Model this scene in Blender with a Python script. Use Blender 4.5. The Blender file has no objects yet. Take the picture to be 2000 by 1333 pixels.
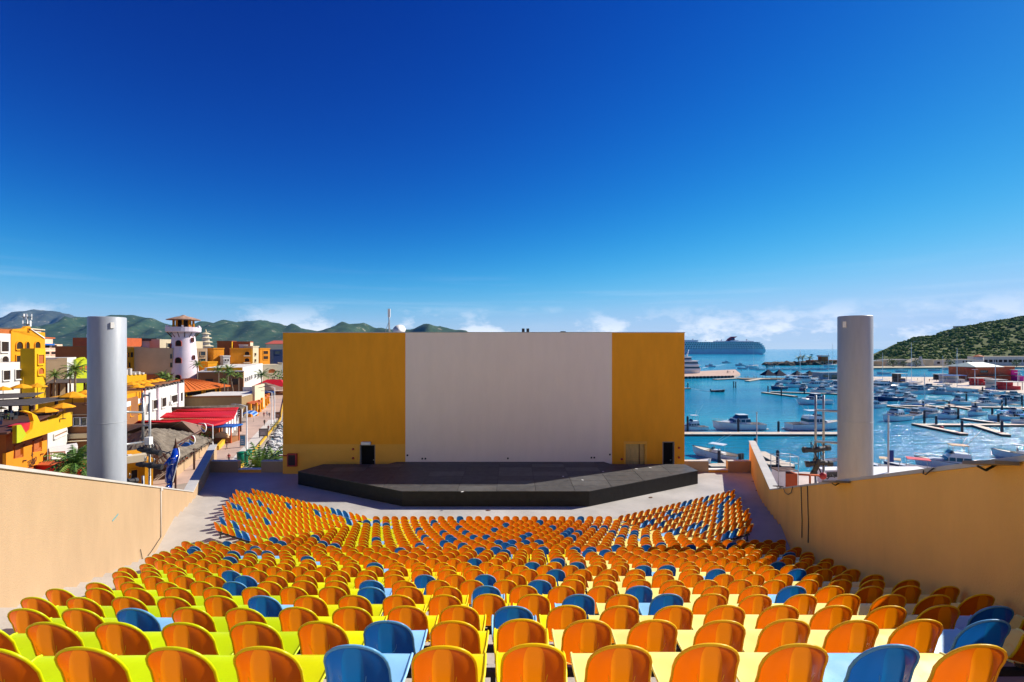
import bpy, math, random
from math import sin, cos, pi, radians, atan2, sqrt
from mathutils import Vector, Matrix, noise
R = random.Random(7)
S = bpy.context.scene
COL = S.collection
# ------------------------------------------------------------------ camera
CAMZ, F, HY = 21.5, 950.0, 681.0
cd = bpy.data.cameras.new('camera'); cam = bpy.data.objects.new('camera', cd); COL.objects.link(cam)
cam.location = (0, 0, CAMZ); cam.rotation_euler = (pi/2, 0, 0)
cd.sensor_width = 36; cd.lens = 36*F/2000; cd.shift_y = (HY-666.5)/2000
cd.clip_start = .1; cd.clip_end = 60000
S.camera = cam
# ------------------------------------------------------------------ sky and sun
CLO = (0, 2.2, .3)
SUN = Vector((12.5, 6.3, 10.05)).normalized()
W = bpy.data.worlds.new('World'); S.world = W; W.use_nodes = True
nt = W.node_tree; nt.nodes.clear()
def N(t, ty, **kw):
    n = t.nodes.new(ty)
    for k, v in kw.items(): setattr(n, k, v)
    return n
sky = N(nt, 'ShaderNodeTexSky', sky_type='NISHITA', sun_disc=False)
sky.sun_elevation = math.asin(SUN.z); sky.sun_rotation = atan2(SUN.x, SUN.y)
sky.altitude = 0; sky.air_density = 0.6; sky.dust_density = 0.04; sky.ozone_density = 3.0
tc = N(nt, 'ShaderNodeTexCoord'); L = nt.links.new
def mth(t, op, a, b=None, c=None, clamp=False):
    n = N(t, 'ShaderNodeMath', operation=op, use_clamp=clamp)
    for i, q in enumerate((a, b, c)):
        if q is None: continue
        if isinstance(q, (int, float)): n.inputs[i].default_value = q
        else: t.links.new(q, n.inputs[i])
    return n.outputs[0]
sat = N(nt, 'ShaderNodeHueSaturation'); sat.inputs['Saturation'].default_value = 1.22; L(sky.outputs[0], sat.inputs['Color'])
sp = N(nt, 'ShaderNodeSeparateColor'); gam = N(nt, 'ShaderNodeCombineColor'); L(sat.outputs[0], sp.inputs[0])
for i, (g0, e_, A_, B_) in enumerate(((.100, 3.0, .62, .0126), (.121, 2.5, .84, .075), (.172, 1.9, 1.22, .48))):
    xx = mth(nt, 'POWER', mth(nt, 'MULTIPLY', sp.outputs[i], g0), e_)
    L(mth(nt, 'MULTIPLY', mth(nt, 'DIVIDE', xx, mth(nt, 'ADD', xx, B_)), A_*6.55), gam.inputs[i])
sx = N(nt, 'ShaderNodeSeparateXYZ'); L(tc.outputs['Generated'], sx.inputs[0])
vm = N(nt, 'ShaderNodeMapping'); vm.inputs['Scale'].default_value = (8, 8, 17); vm.inputs['Location'].default_value = CLO
L(tc.outputs['Generated'], vm.inputs[0])
nz = N(nt, 'ShaderNodeTexNoise'); nz.inputs['Scale'].default_value = 1; nz.inputs['Detail'].default_value = 9; nz.inputs['Roughness'].default_value = .62
L(vm.outputs[0], nz.inputs['Vector'])
up = mth(nt, 'MULTIPLY', mth(nt, 'SUBTRACT', .088, sx.outputs[2]), 14, clamp=True)
cl = mth(nt, 'MULTIPLY', mth(nt, 'SUBTRACT', nz.outputs[0], .505), 9, clamp=True)
cl = mth(nt, 'MULTIPLY', mth(nt, 'MULTIPLY', cl, up), .97, clamp=True)
vm2 = N(nt, 'ShaderNodeMapping'); vm2.inputs['Scale'].default_value = (3, 3, 60); vm2.inputs['Location'].default_value = (7, 4, 2)
L(tc.outputs['Generated'], vm2.inputs[0])
nz2 = N(nt, 'ShaderNodeTexNoise'); nz2.inputs['Scale'].default_value = 1; nz2.inputs['Detail'].default_value = 6
L(vm2.outputs[0], nz2.inputs['Vector'])
ci = mth(nt, 'MULTIPLY', mth(nt, 'SUBTRACT', nz2.outputs[0], .52), 2.2, clamp=True)
ci = mth(nt, 'MULTIPLY', ci, mth(nt, 'MULTIPLY', mth(nt, 'SUBTRACT', .16, sx.outputs[2]), 12, clamp=True))
ci = mth(nt, 'MULTIPLY', ci, .28)
allc = mth(nt, 'MAXIMUM', cl, ci)
mx = N(nt, 'ShaderNodeMixRGB'); mx.inputs[2].default_value = (8.3, 8.5, 8.8, 1)
L(allc, mx.inputs[0]); L(gam.outputs[0], mx.inputs[1])
bg = N(nt, 'ShaderNodeBackground'); bg.inputs[1].default_value = .085
out = N(nt, 'ShaderNodeOutputWorld'); L(mx.outputs[0], bg.inputs[0]); L(bg.outputs[0], out.inputs[0])
sl = bpy.data.lights.new('sun', 'SUN'); sl.energy = 4.3; sl.angle = radians(.55); sl.color = (1, .93, .82)
so = bpy.data.objects.new('sun', sl); COL.objects.link(so); so.location = SUN*200
so.rotation_euler = (-SUN).to_track_quat('-Z', 'Y').to_euler()
S.view_settings.view_transform = 'Standard'; S.view_settings.look = 'None'
S.view_settings.exposure = .78; S.view_settings.gamma = 1
S.cycles.use_denoising = True
S.cycles.max_bounces = 6; S.cycles.diffuse_bounces = 3; S.cycles.glossy_bounces = 3; S.cycles.transmission_bounces = 4
S.cycles.sample_clamp_indirect = 6
# ------------------------------------------------------------------ materials
MATS = {}
def mat(name, c, rough=.75, spec=.3, var=.12, sc=1.2, bump=.0, bsc=20, metal=0, c2=None, coat=0, streak=0):
    if name in MATS: return MATS[name]
    m = bpy.data.materials.new(name); MATS[name] = m; m.use_nodes = True
    t = m.node_tree; b = t.nodes['Principled BSDF']
    b.inputs['Roughness'].default_value = rough; b.inputs['Specular IOR Level'].default_value = spec
    b.inputs['Metallic'].default_value = metal
    if coat: b.inputs['Coat Weight'].default_value = coat; b.inputs['Coat Roughness'].default_value = .08
    co = N(t, 'ShaderNodeTexCoord')
    if var > 0:
        n = N(t, 'ShaderNodeTexNoise'); n.inputs['Scale'].default_value = sc; n.inputs['Detail'].default_value = 8; n.inputs['Roughness'].default_value = .65
        if streak:
            mp = N(t, 'ShaderNodeMapping'); mp.inputs['Scale'].default_value = (streak, streak, 1)
            t.links.new(co.outputs['Object'], mp.inputs[0]); t.links.new(mp.outputs[0], n.inputs['Vector'])
        else: t.links.new(co.outputs['Object'], n.inputs['Vector'])
        rp = N(t, 'ShaderNodeValToRGB'); e = rp.color_ramp.elements
        e[0].position = .32; e[1].position = .68
        if c2: a, z = c, c2
        else:
            a = [max(0, q*(1-var)) for q in c[:3]]; z = [min(1, q*(1+var*.6)) for q in c[:3]]
        e[0].color = (*a[:3], 1); e[1].color = (*z[:3], 1)
        t.links.new(n.outputs[0], rp.inputs[0]); t.links.new(rp.outputs[0], b.inputs['Base Color'])
    else: b.inputs['Base Color'].default_value = (*c[:3], 1)
    if bump:
        n2 = N(t, 'ShaderNodeTexNoise'); n2.inputs['Scale'].default_value = bsc; n2.inputs['Detail'].default_value = 5
        t.links.new(co.outputs['Object'], n2.inputs['Vector'])
        bp = N(t, 'ShaderNodeBump'); bp.inputs['Strength'].default_value = bump; bp.inputs['Distance'].default_value = .05
        t.links.new(n2.outputs[0], bp.inputs['Height']); t.links.new(bp.outputs[0], b.inputs['Normal'])
    return m
# ------------------------------------------------------------------ mesh helpers
class MB:
    def __init__(s): s.v = []; s.f = []; s.m = []; s.sm = []
    def add(s, vs, fs, mi=0, smooth=False):
        o = len(s.v); s.v += [tuple(q) for q in vs]
        for f in fs: s.f.append(tuple(i+o for i in f)); s.m.append(mi); s.sm.append(smooth)
        return s
    def box(s, x0, x1, y0, y1, z0, z1, mi=0):
        return s.add([(x0,y0,z0),(x1,y0,z0),(x1,y1,z0),(x0,y1,z0),(x0,y0,z1),(x1,y0,z1),(x1,y1,z1),(x0,y1,z1)],
            [(0,3,2,1),(4,5,6,7),(0,1,5,4),(1,2,6,5),(2,3,7,6),(3,0,4,7)], mi)
    def prism(s, poly, z0, z1, mi=0):
        n = len(poly); zt = z1 if isinstance(z1, (list, tuple)) else [z1]*n
        zb = z0 if isinstance(z0, (list, tuple)) else [z0]*n
        vs = [(p[0], p[1], zb[i]) for i, p in enumerate(poly)] + [(p[0], p[1], zt[i]) for i, p in enumerate(poly)]
        fs = [tuple(range(n))[::-1], tuple(range(n, 2*n))] + [(i, (i+1) % n, (i+1) % n+n, i+n) for i in range(n)]
        return s.add(vs, fs, mi)
    def vprism(s, poly, y0, y1, mi=0):            # polygon in x,z extruded along y
        n = len(poly)
        vs = [(p[0], y0, p[1]) for p in poly] + [(p[0], y1, p[1]) for p in poly]
        fs = [tuple(range(n)), tuple(range(n, 2*n))[::-1]] + [((i+1) % n, i, i+n, (i+1) % n+n) for i in range(n)]
        return s.add(vs, fs, mi)
    def xprism(s, poly, x0, x1, mi=0):            # polygon in y,z extruded along x
        n = len(poly)
        vs = [(x0, p[0], p[1]) for p in poly] + [(x1, p[0], p[1]) for p in poly]
        fs = [tuple(range(n))[::-1], tuple(range(n, 2*n))] + [(i, (i+1) % n, (i+1) % n+n, i+n) for i in range(n)]
        return s.add(vs, fs, mi)
    def tube(s, pts, r, n=6, mi=0, smooth=True, caps=True):
        pts = [Vector(p) for p in pts]; k = len(pts)
        rs = r if isinstance(r, (list, tuple)) else [r]*k
        vs = []; ref = None
        for i, p in enumerate(pts):
            d = (pts[min(i+1, k-1)]-pts[max(i-1, 0)])
            if d.length < 1e-9: d = Vector((0, 0, 1))
            d.normalize()
            if ref is None: ref = Vector((0, 0, 1)) if abs(d.z) < .9 else Vector((1, 0, 0))
            a = d.cross(ref)
            if a.length < 1e-6: a = d.orthogonal()
            a.normalize(); b = d.cross(a).normalized(); ref = -b if False else ref
            for j in range(n):
                t = 2*pi*j/n; q = p+a*cos(t)*rs[i]+b*sin(t)*rs[i]; vs.append(q)
        fs = []
        for i in range(k-1):
            for j in range(n):
                fs.append((i*n+j, i*n+(j+1) % n, (i+1)*n+(j+1) % n, (i+1)*n+j))
        if caps: fs += [tuple(range(n))[::-1], tuple(range((k-1)*n, k*n))]
        return s.add(vs, fs, mi, smooth)
    def lathe(s, prof, n=16, c=(0, 0, 0), mi=0, smooth=True):
        vs = []
        for r, z in prof:
            for j in range(n):
                t = 2*pi*j/n; vs.append((c[0]+r*cos(t), c[1]+r*sin(t), c[2]+z))
        fs = [(i*n+j, i*n+(j+1) % n, (i+1)*n+(j+1) % n, (i+1)*n+j) for i in range(len(prof)-1) for j in range(n)]
        k = len(prof)
        if prof[0][0] > 1e-4: fs.append(tuple(range(n))[::-1])
        if prof[-1][0] > 1e-4: fs.append(tuple(range((k-1)*n, k*n)))
        return s.add(vs, fs, mi, smooth)
    def blob(s, c, r, mi=0, seed=0, amp=.25, n=7, m=5):
        vs = []
        for i in range(m+1):
            ph = pi*i/m
            for j in range(n):
                t = 2*pi*j/n+i*.4
                d = Vector((sin(ph)*cos(t), sin(ph)*sin(t), cos(ph)))
                k = 1+amp*noise.noise(d*1.7+Vector((seed*3.1, seed*1.7, 0)))*2
                rr = r if isinstance(r, (tuple, list)) else (r, r, r)
                vs.append((c[0]+d.x*rr[0]*k, c[1]+d.y*rr[1]*k, c[2]+d.z*rr[2]*k))
        fs = [(i*n+j, (i+1)*n+j, (i+1)*n+(j+1) % n, i*n+(j+1) % n) for i in range(m) for j in range(n)]
        return s.add(vs, fs, mi, True)
    def xf(s, M):
        s.v = [tuple(M @ Vector(q)) for q in s.v]; return s
    def merge(s, o, M=None):
        vs = [tuple(M @ Vector(q)) for q in o.v] if M else o.v
        k = len(s.v); s.v += vs; s.f += [tuple(i+k for i in f) for f in o.f]; s.m += o.m; s.sm += o.sm
        return s
    def mesh(s, name, mats):
        me = bpy.data.meshes.new(name); me.from_pydata(s.v, [], s.f)
        for m in (mats if isinstance(mats, (list, tuple)) else [mats]): me.materials.append(m)
        me.polygons.foreach_set('material_index', s.m); me.polygons.foreach_set('use_smooth', s.sm)
        me.update(); return me
    def build(s, name, mats, parent=None, loc=None, rz=None):
        o = bpy.data.objects.new(name, s.mesh(name, mats)); COL.objects.link(o)
        if parent: o.parent = parent
        if loc is not None: o.location = loc
        if rz is not None: o.rotation_euler = (0, 0, rz)
        return o
def part(name, me, parent):
    o = bpy.data.objects.new(name, me); COL.objects.link(o); o.parent = parent; return o
def tag(o, label, cat, group=None):
    o['label'] = label; o['category'] = cat
    if group: o['group'] = group
    return o
def thing(name, label, cat, loc=(0, 0, 0), rz=0, group=None):
    o = bpy.data.objects.new(name, None); COL.objects.link(o); o.location = loc; o.rotation_euler = (0, 0, rz)
    o.empty_display_size = .1
    return tag(o, label, cat, group)
def struct(o): o['kind'] = 'structure'; return o
def stuff(o): o['kind'] = 'stuff'; return o
def copy_tree(o, parent=None):
    c = o.copy(); COL.objects.link(c); c.parent = parent
    for ch in o.children: copy_tree(ch, c)
    return c
def P(px, py, D): return Vector(((px-1000)/F*D, D, CAMZ-(py-HY)/F*D))
def G(px, py, z): return P(px, py, (CAMZ-z)*F/(py-HY))
def XP(px, D): return (px-1000)/F*D
def ZP(py, D): return CAMZ-(py-HY)/F*D
ORD = ['zeroth','first','second','third','fourth','fifth','sixth','seventh','eighth','ninth','tenth','eleventh','twelfth','thirteenth','fourteenth','fifteenth','sixteenth','seventeenth','eighteenth','nineteenth','twentieth']
TENS = {2:'twenty', 3:'thirty', 4:'forty', 5:'fifty'}
def ordw(n):
    if n <= 20: return ORD[n]
    if n % 10 == 0: return {30:'thirtieth', 40:'fortieth', 50:'fiftieth'}[n]
    return TENS[n//10]+'-'+ORD[n % 10]
STREET = 1.2
# ------------------------------------------------------------------ surfaces of the theatre
m_peachR = mat('ochre_render_lifted', (.97, .51, .13), .85, .2, .08, .35, .25, 40, streak=2)  # right wall's brighter, warmer copy: bounce and lifted shade put into the colour
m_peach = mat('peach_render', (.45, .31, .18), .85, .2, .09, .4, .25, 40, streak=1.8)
m_tread = mat('terrace_concrete', (.48, .44, .385), .7, .3, .14, .6, .15, 25)
m_floor = mat('floor_paint', (.48, .455, .42), .55, .35, .20, .45, .1, 12)
m_cap = mat('cap_stone', (.52, .50, .46), .6, .3, .12, 1)
m_whitewall = mat('white_screen', (.90, .77, .67), .8, .2, .035, .30, .05, 30, streak=4)
m_ochre = mat('ochre_wall', (.92, .37, .018), .8, .25, .08, .30, .1, 30, streak=4)
m_ochre2 = mat('ochre_dado', (.92, .44, .06), .8, .25, .08, .4, .1, 30)
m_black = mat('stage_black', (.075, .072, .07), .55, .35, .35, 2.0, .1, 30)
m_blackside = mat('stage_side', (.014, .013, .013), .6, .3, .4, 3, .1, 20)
m_dark = mat('dark_opening', (.012, .012, .014), .9, .1, 0)
m_steel = mat('dark_steel', (.03, .03, .032), .5, .5, .2, 6)
m_galv = mat('galvanised_pipe', (.42, .43, .43), .4, .5, .15, 5, metal=.6)
m_grey = mat('grey_column', (.36, .39, .43), .45, .45, .10, .6, .08, 6, streak=6)
m_brass = mat('brass_shutter', (.66, .47, .18), .42, .5, .2, 1.2, metal=.15, streak=5)
m_red = mat('red_paint', (.42, .02, .02), .45, .5, .15, 3)
m_white = mat('white_paint', (.80, .79, .76), .5, .4, .08, 2)
# rows: drop of the chair tops below the eye, row by row
DROP = [1.65,2.015,2.385,2.735,3.08,3.43,3.765,4.09,4.42,4.745,5.05,5.355,5.655,5.955,6.245,6.54,6.82,7.08,7.33,7.585,7.83,8.07,8.29,8.51,8.71,8.88,9.0]
D0, PITCH, SEAT = 2.76, .9, .5
def rowD(n): return D0+PITCH*n
def rowZ(n):
    if n < 0: return CAMZ-(DROP[0]+.365*n)-.8
    return CAMZ-DROP[n]-.8
ZF = rowZ(26)
wl = lambda D: -4.4-.506*D
wr = lambda D: 3.3+.405*D
C30, S30 = cos(radians(30)), sin(radians(30))
def jl(D): return -7.75-.268*(26.16-D)
def jr(D): return 5.65+.268*(26.16-D)
def bent(D):
    a, b = jl(D), jr(D)
    s1 = (a+4.4+.506*D)/(C30-.506*S30); s2 = (3.3+.405*D-b)/(C30-.405*S30)
    return [(a-C30*s1, D+S30*s1), (a, D), (b, D), (b+C30*s2, D+S30*s2)]
def line(D): return [(wl(D), D), (jl(D), D), (jr(D), D), (wr(D), D)]
EDGE = .68
mb = MB()
prev = line(-1.2); zp = None
for n in range(-3, 26):
    z = rowZ(n); e = rowD(n)+EDGE
    nxt = line(e) if n <= 17 else bent(e)
    for i in range(3):
        a, b, c, d = prev[i], prev[i+1], nxt[i+1], nxt[i]
        mb.add([(*a, z), (*b, z), (*c, z), (*d, z)], [(0, 1, 2, 3)])
        zn = rowZ(n+1)
        mb.add([(*d, z), (*c, z), (*c, zn), (*d, zn)], [(0, 1, 2, 3)])
    prev = nxt
struct(mb.build('seating_terrace', m_tread))
mb = MB(); lo = bent(rowD(25)+EDGE)
poly = lo + [(wr(39.2), 39.2), (wl(39.2), 39.2)]
for i in range(3):
    mb.add([(*lo[i], ZF), (*lo[i+1], ZF), (lo[i+1][0], 39.2, ZF), (lo[i][0], 39.2, ZF)], [(0, 1, 2, 3)])
mb.add([(*lo[3], ZF), (wr(39.2), 39.2, ZF), (lo[3][0], 39.2, ZF)], [(0, 1, 2)])
mb.add([(*lo[0], ZF), (lo[0][0], 39.2, ZF), (wl(39.2), 39.2, ZF)], [(0, 1, 2)])
struct(mb.build('theatre_floor', m_floor))
# ------------------------------------------------------------------ side walls
def side_wall(fn, sgn, tops, Dend, label, th):
    t = thing('side_wall', label, 'wall')
    nx, ny = (1, -.506) if sgn < 0 else (1, -.405)
    k = sqrt(nx*nx+ny*ny) if sgn > 0 else sqrt(1+.506**2)
    ox = sgn*1/k*th; oy = (-.506 if sgn < 0 else -.405)*1/k*th
    if sgn < 0: oy = -.506/k*th
    def ring(D, z): return (fn(D), D, z)
    vi, fi = [], []
    body, cap = MB(), MB()
    for i in range(len(tops)-1):
        (Da, za), (Db, zb) = tops[i], tops[i+1]
        a, b = Vector((fn(Da), Da, 0)), Vector((fn(Db), Db, 0)); o = Vector((ox, oy, 0))
        def col(mbx, p0, p1, off0, off1, z0a, z0b, z1a, z1b):
            A, B, Cc, Dd = p0+off0, p1+off0, p1+off1, p0+off1
            q = [A, B, Cc, Dd]; zb_ = [z0a, z0b, z0b, z0a]; zt_ = [z1a, z1b, z1b, z1a]
            mbx.prism([(w.x, w.y) for w in (q if sgn < 0 else q[::-1])], zb_ if sgn < 0 else zb_[::-1], zt_ if sgn < 0 else zt_[::-1])
        col(body, a, b, Vector((0, 0, 0)), o, STREET-.05, STREET-.05, za-.06, zb-.06)
        col(cap, a, b, -o*(.035/th), o*(1+.035/th), za-.06, zb-.06, za, zb)
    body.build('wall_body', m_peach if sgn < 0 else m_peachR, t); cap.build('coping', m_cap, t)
    return t
LZ = CAMZ-8.6
left_tops = [(-3, CAMZ-1.95+.316*11.05), (29.3, LZ), (43.6, LZ)]
RZ = CAMZ-7.55
right_tops = [(-3, CAMZ-1.13+.306*8.1), (26.1, RZ), (39.9, RZ)]
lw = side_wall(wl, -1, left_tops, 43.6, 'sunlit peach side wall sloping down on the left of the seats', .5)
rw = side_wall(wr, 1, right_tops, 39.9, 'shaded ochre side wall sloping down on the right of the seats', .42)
def fix_normals(o):
    import bmesh
    for ch in [o]+list(o.children):
        if ch.type == 'MESH':
            b = bmesh.new(); b.from_mesh(ch.data); bmesh.ops.recalc_face_normals(b, faces=b.faces); b.to_mesh(ch.data); b.free()
fix_normals(lw); fix_normals(rw)
# added house, unseen behind the camera: reflects sunlight onto the shaded walls
t = thing('reflector_house', 'added pale house unseen behind the camera, reflecting sun onto the walls', 'building', (0, -3.2, STREET))
MB().box(-30, 30, -9, 0, 0, CAMZ+10-STREET).build('wall', mat('reflector_house_render', (.78, .66, .52), .85, .2, .08, .4), t); MB().box(-30.2, 30.2, -9.2, .2, CAMZ+10-STREET, CAMZ+10.3-STREET).build('coping', m_cap, t)
for x in range(-26, 27, 4):
    f_ = MB().box(x-.9, x+.9, .0, .08, CAMZ+3-STREET, CAMZ+5-STREET).build('window', m_cap, t); MB().box(x-.8, x+.8, .081, .10, CAMZ+3.1-STREET, CAMZ+4.9-STREET).build('pane', m_dark, f_)
# things on the left wall: pipe, chipped patch, loose wire
def onL(px, py):    # point on the inner left face seen at a pixel
    k = (px-1000)/F; D = -4.4/(k+.506); return Vector((wl(D), D, ZP(py, D)))
def onR(px, py):
    k = (px-1000)/F; D = 3.3/(k-.405); return Vector((wr(D), D, ZP(py, D)))
a, b = onL(313, 953), onL(313, 1049); off = Vector((.04, -.02, 0))
mb = MB(); mb.tube([a+off+Vector((0, 0, .03)), b+off], .022, 6); mb.box(*(a.x, a.x+.08, a.y-.06, a.y+.06, a.z-.12, a.z+.04))
tag(mb.build('wall_pipe', m_cap), 'grey vertical conduit running down the sunlit left wall', 'pipe')
mb = MB(); mb.tube([b+off, onL(296, 1075)+off, onL(283, 1092)+off, onL(277, 1093)+off, onL(273, 1073)+off], .012, 5)
tag(mb.build('loose_cable', m_steel), 'loose cable curling at the foot of the left wall', 'cable')
pl = [onL(219, 1017), onL(231, 1003), onL(230.5, 1006), onL(219.5, 1019)]
mb = MB(); mb.add([q+off*.3 for q in pl]+[q for q in pl], [(0, 1, 2, 3), (0, 4, 5, 1), (1, 5, 6, 2), (2, 6, 7, 3), (3, 7, 4, 0)])
tag(mb.build('wall_plaque', mat('teal_plate', (.12, .36, .38), .5)), 'small slanted teal plate on the sunlit left wall', 'plate')
offR = Vector((-.04, -.02, 0))
for px, y0, y1, lab in ((1567.5, 949, 1050, 'left of two thin dark cables hanging down the right wall'), (1580, 948, 1060, 'right of two thin dark cables hanging down the right wall')):
    mb = MB(); mb.tube([onR(px-1.5, y0)+offR, onR(px-.6, (y0*2+y1)/3)+offR, onR(px+.6, (y0+y1*2)/3)+offR, onR(px, y1)+offR], .016, 5)
    tag(mb.build('hanging_cable', m_steel), lab, 'cable', 'cables hanging on the right wall')
mb = MB(); mb.tube([onR(1533, 954)+offR*2, onR(1536, 962)+offR*2, onR(1542, 966)+offR*2, onR(1548, 962)+offR*2, onR(1551, 951)+offR*2], .014, 5)
tag(mb.build('cable_loop', m_steel), 'slack loop of cable over the top edge of the right wall', 'cable')
mb = MB(); mb.tube([onR(1810, 917)+offR*2, onR(1809, 924)+offR*2, onR(1814, 926)+offR*2, onR(1822, 919)+offR*2, onR(1830, 913)+offR*2], .01, 5)
tag(mb.build('cable_loop', m_steel), 'small dark cable loop under the coping right of the grey column', 'cable')
def wall_light(px0, px1, py, lab):
    a, b = onR(px0, py), onR(px1, py); d = (b-a); d.normalize(); nrm = Vector((-1, .405, 0)).normalized()
    t = thing('wall_floodlight', lab, 'floodlight', a, 0, 'floodlights on the right wall')
    Lg = (b-a).length; hw = min(.28, .035*a.y)
    m = MB()
    for (s0, s1, o0, o1, z0, z1, mi) in ((0, Lg, .03, .03+hw, -.018, .022, 0),):
        q = [d*s0+nrm*o0, d*s1+nrm*o0, d*s1+nrm*o1, d*s0+nrm*o1]
        m.prism([(w.x, w.y) for w in q], [w.z+z0 for w in q], [w.z+z1 for w in q])
    m.build('housing', mat('lamp_housing', (.16, .15, .15), .35, .5, .1), t)
    m = MB(); m.tube([d*(Lg*.3)+nrm*0, d*(Lg*.3)+nrm*.1+Vector((0, 0, -.08)), d*(Lg*.4)+nrm*.2+Vector((0, 0, -.04))], .015, 5); m.build('arm', m_steel, t)
    return t
wall_light(1632, 1663, 943, 'short grey floodlight on the right wall below the grey column')
wall_light(1928, 1999, 907, 'long slim floodlight on the right wall at the picture edge')
wall_light(1524, 1532, 951, 'tiny dark bracket lamp near the bend of the right wall')
# ------------------------------------------------------------------ parapets at the floor's far edge
def parapet(x0, x1, top, lab, name='parapet_wall', mats=None):
    t = thing(name, lab, 'wall', ((x0+x1)/2, 38.4, ZF))
    h = (x1-x0)/2
    MB().box(-h, h, 0, .4, STREET-ZF, top-.05).build('wall_body', mats or m_peach, t)
    MB().box(-h-.0, h+.0, -.03, .43, top-.05, top).build('coping', m_cap if top > .5 else m_white, t)
    return t
xl = wl(38.4)
parapet(xl+.01, XP(465, 38.4), .92, 'low peach parapet beside the blue-shaded left wall')
parapet(XP(465, 38.4), XP(510, 38.4), .28, 'low yellow sill in the gap of the left parapet', 'sill_wall', m_ochre2)
parapet(XP(510, 38.4), -17.92, .92, 'short peach parapet joining the stage wall on its left')
parapet(13.52, XP(1384, 38.4), .92, 'short peach parapet joining the stage wall on its right')
parapet(XP(1384, 38.4), XP(1422, 38.4), .25, 'low yellow sill in the gap of the right parapet', 'sill_wall', m_ochre2)
parapet(XP(1422, 38.4), wr(38.4)-.01, .92, 'peach parapet between the gap and the right side wall')
# ------------------------------------------------------------------ stage wall
WT = CAMZ+1.26; X0, X1 = -17.9, 13.48; XA, XB = XP(792, 38), XP(1195, 38)
t = thing('stage_wall', 'tall ochre stage wall with a broad white screen in the middle', 'building', (0, 38, ZF))
h = WT-ZF; dz = ZP(868, 38)-ZF
d1 = (XP(703, 38), XP(733, 38)); dtop = ZP(869, 38)-ZF
d2 = (XP(1294, 38), XP(1317, 38)); d2top = ZP(863, 38)-ZF
br = (XP(1220, 38), XP(1262, 38)); brtop = ZP(864, 38)-ZF
m = MB(); m.box(X0, X1, .5, 7, STREET-ZF, h-.03); m.build('back_block', m_ochre, t)
m = MB(); m.box(X0, XA, 0, .5, dz, h-.04); m.build('upper_panel', m_ochre, t)
m = MB(); m.box(X0, d1[0], -.015, .5, 0, dz); m.box(d1[1], XA, -.015, .5, 0, dz); m.box(d1[0], d1[1], -.015, .5, dtop, dz); m.build('dado', m_ochre2, t)
m = MB(); m.box(XA, XB, -.03, .5, 0, h-.04); m.build('white_screen', m_whitewall, t)
m = MB(); m.box(XB, X1, 0, .5, brtop, h-.04); m.box(XB, br[0], 0, .5, 0, brtop); m.box(br[1], d2[0], 0, .5, 0, brtop); m.box(d2[1], X1, 0, .5, 0, brtop); m.build('side_panel', m_ochre, t)
m = MB(); m.box(X0-.04, X1+.04, -.05, 7.05, h-.04, h+.02); m.build('coping', m_cap, t)
for (a, b), tp in ((d1, dtop), (d2, d2top)):
    dr = MB().box(a+.06, b-.06, .30, .34, 0, tp-.05).build('door', m_dark, t)
    MB().box(a, a+.06, -.03, .3, 0, tp).box(b-.06, b, -.03, .3, 0, tp).box(a, b, -.03, .3, tp-.06, tp).build('door_frame', mat('door_frame', (.25, .22, .2), .5), dr)
    MB().box(b-.25, b-.15, .24, .3, 1.0, 1.06).build('handle', m_galv, dr)
sh = MB()
nsl = 15
for i in range(nsl):
    z0 = brtop*i/nsl; sh.box(br[0]+.08, br[1]-.08, .22+(.012 if i % 2 else 0), .28, z0+.01, z0+brtop/nsl-.004)
sh = sh.build('roller_shutter', m_brass, t)
MB().box(br[0]-.06, br[0]+.08, -.04, .3, 0, brtop+.06).box(br[1]-.08, br[1]+.06, -.04, .3, 0, brtop+.06).box(br[0]+.08, br[1]-.08, -.04, .3, brtop-.14, brtop+.06).build('shutter_frame', m_ochre2, sh)
MB().box(XP(1249, 38), XP(1250.5, 38), .18, .23, 0, brtop-.14).build('guide_rail', mat('dark_bronze', (.10, .05, .02), .5), sh)
for (px, py) in ((690, 877.5), (690, 895), (1326, 875), (1326, 894), (1214, 897)):
    MB().lathe([(.09, 0), (.09, .05), (.03, .09)], 10).xf(Matrix.Rotation(pi/2, 4, 'X')).build('junction_box', m_red, t, (XP(px, 38), -.03, ZP(py, 38)-ZF))
for (px, py) in ((796, 889.5), (825, 896), (831, 896), (992, 895.5), (1155, 894), (1160.5, 894), (1191, 888)):
    MB().box(-.06, .06, -.02, .02, -.06, .06).build('socket', m_dark, t, (XP(px, 38), -.045, ZP(py, 38)-ZF))
mb = MB(); mb.box(-.35, .35, -.25, 0, -.1, .1)
tag(mb.build('door_lamp', m_white, None, (XP(716, 38), 37.97, ZP(865.5, 38))), 'small white lamp above the left stage door', 'lamp')
# fire cabinet
fc = thing('fire_cabinet', 'red fire hose cabinet on the stage wall beside the platform', 'cabinet', (XP(572.5, 38), 37.97, ZP(898, 38)))
MB().box(-.36, .36, -.22, 0, -.5, .5).build('case', m_red, fc)
MB().box(-.27, .27, -.235, -.222, -.4, .4).build('glass_door', mat('dark_glass', (.03, .02, .02), .15, .6, 0), fc)
MB().tube([(-.36, -.1, .32), (-.9, -.08, .34), (-1.1, -.08, .34)], .045, 6).build('feed_pipe', m_red, fc)
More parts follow.
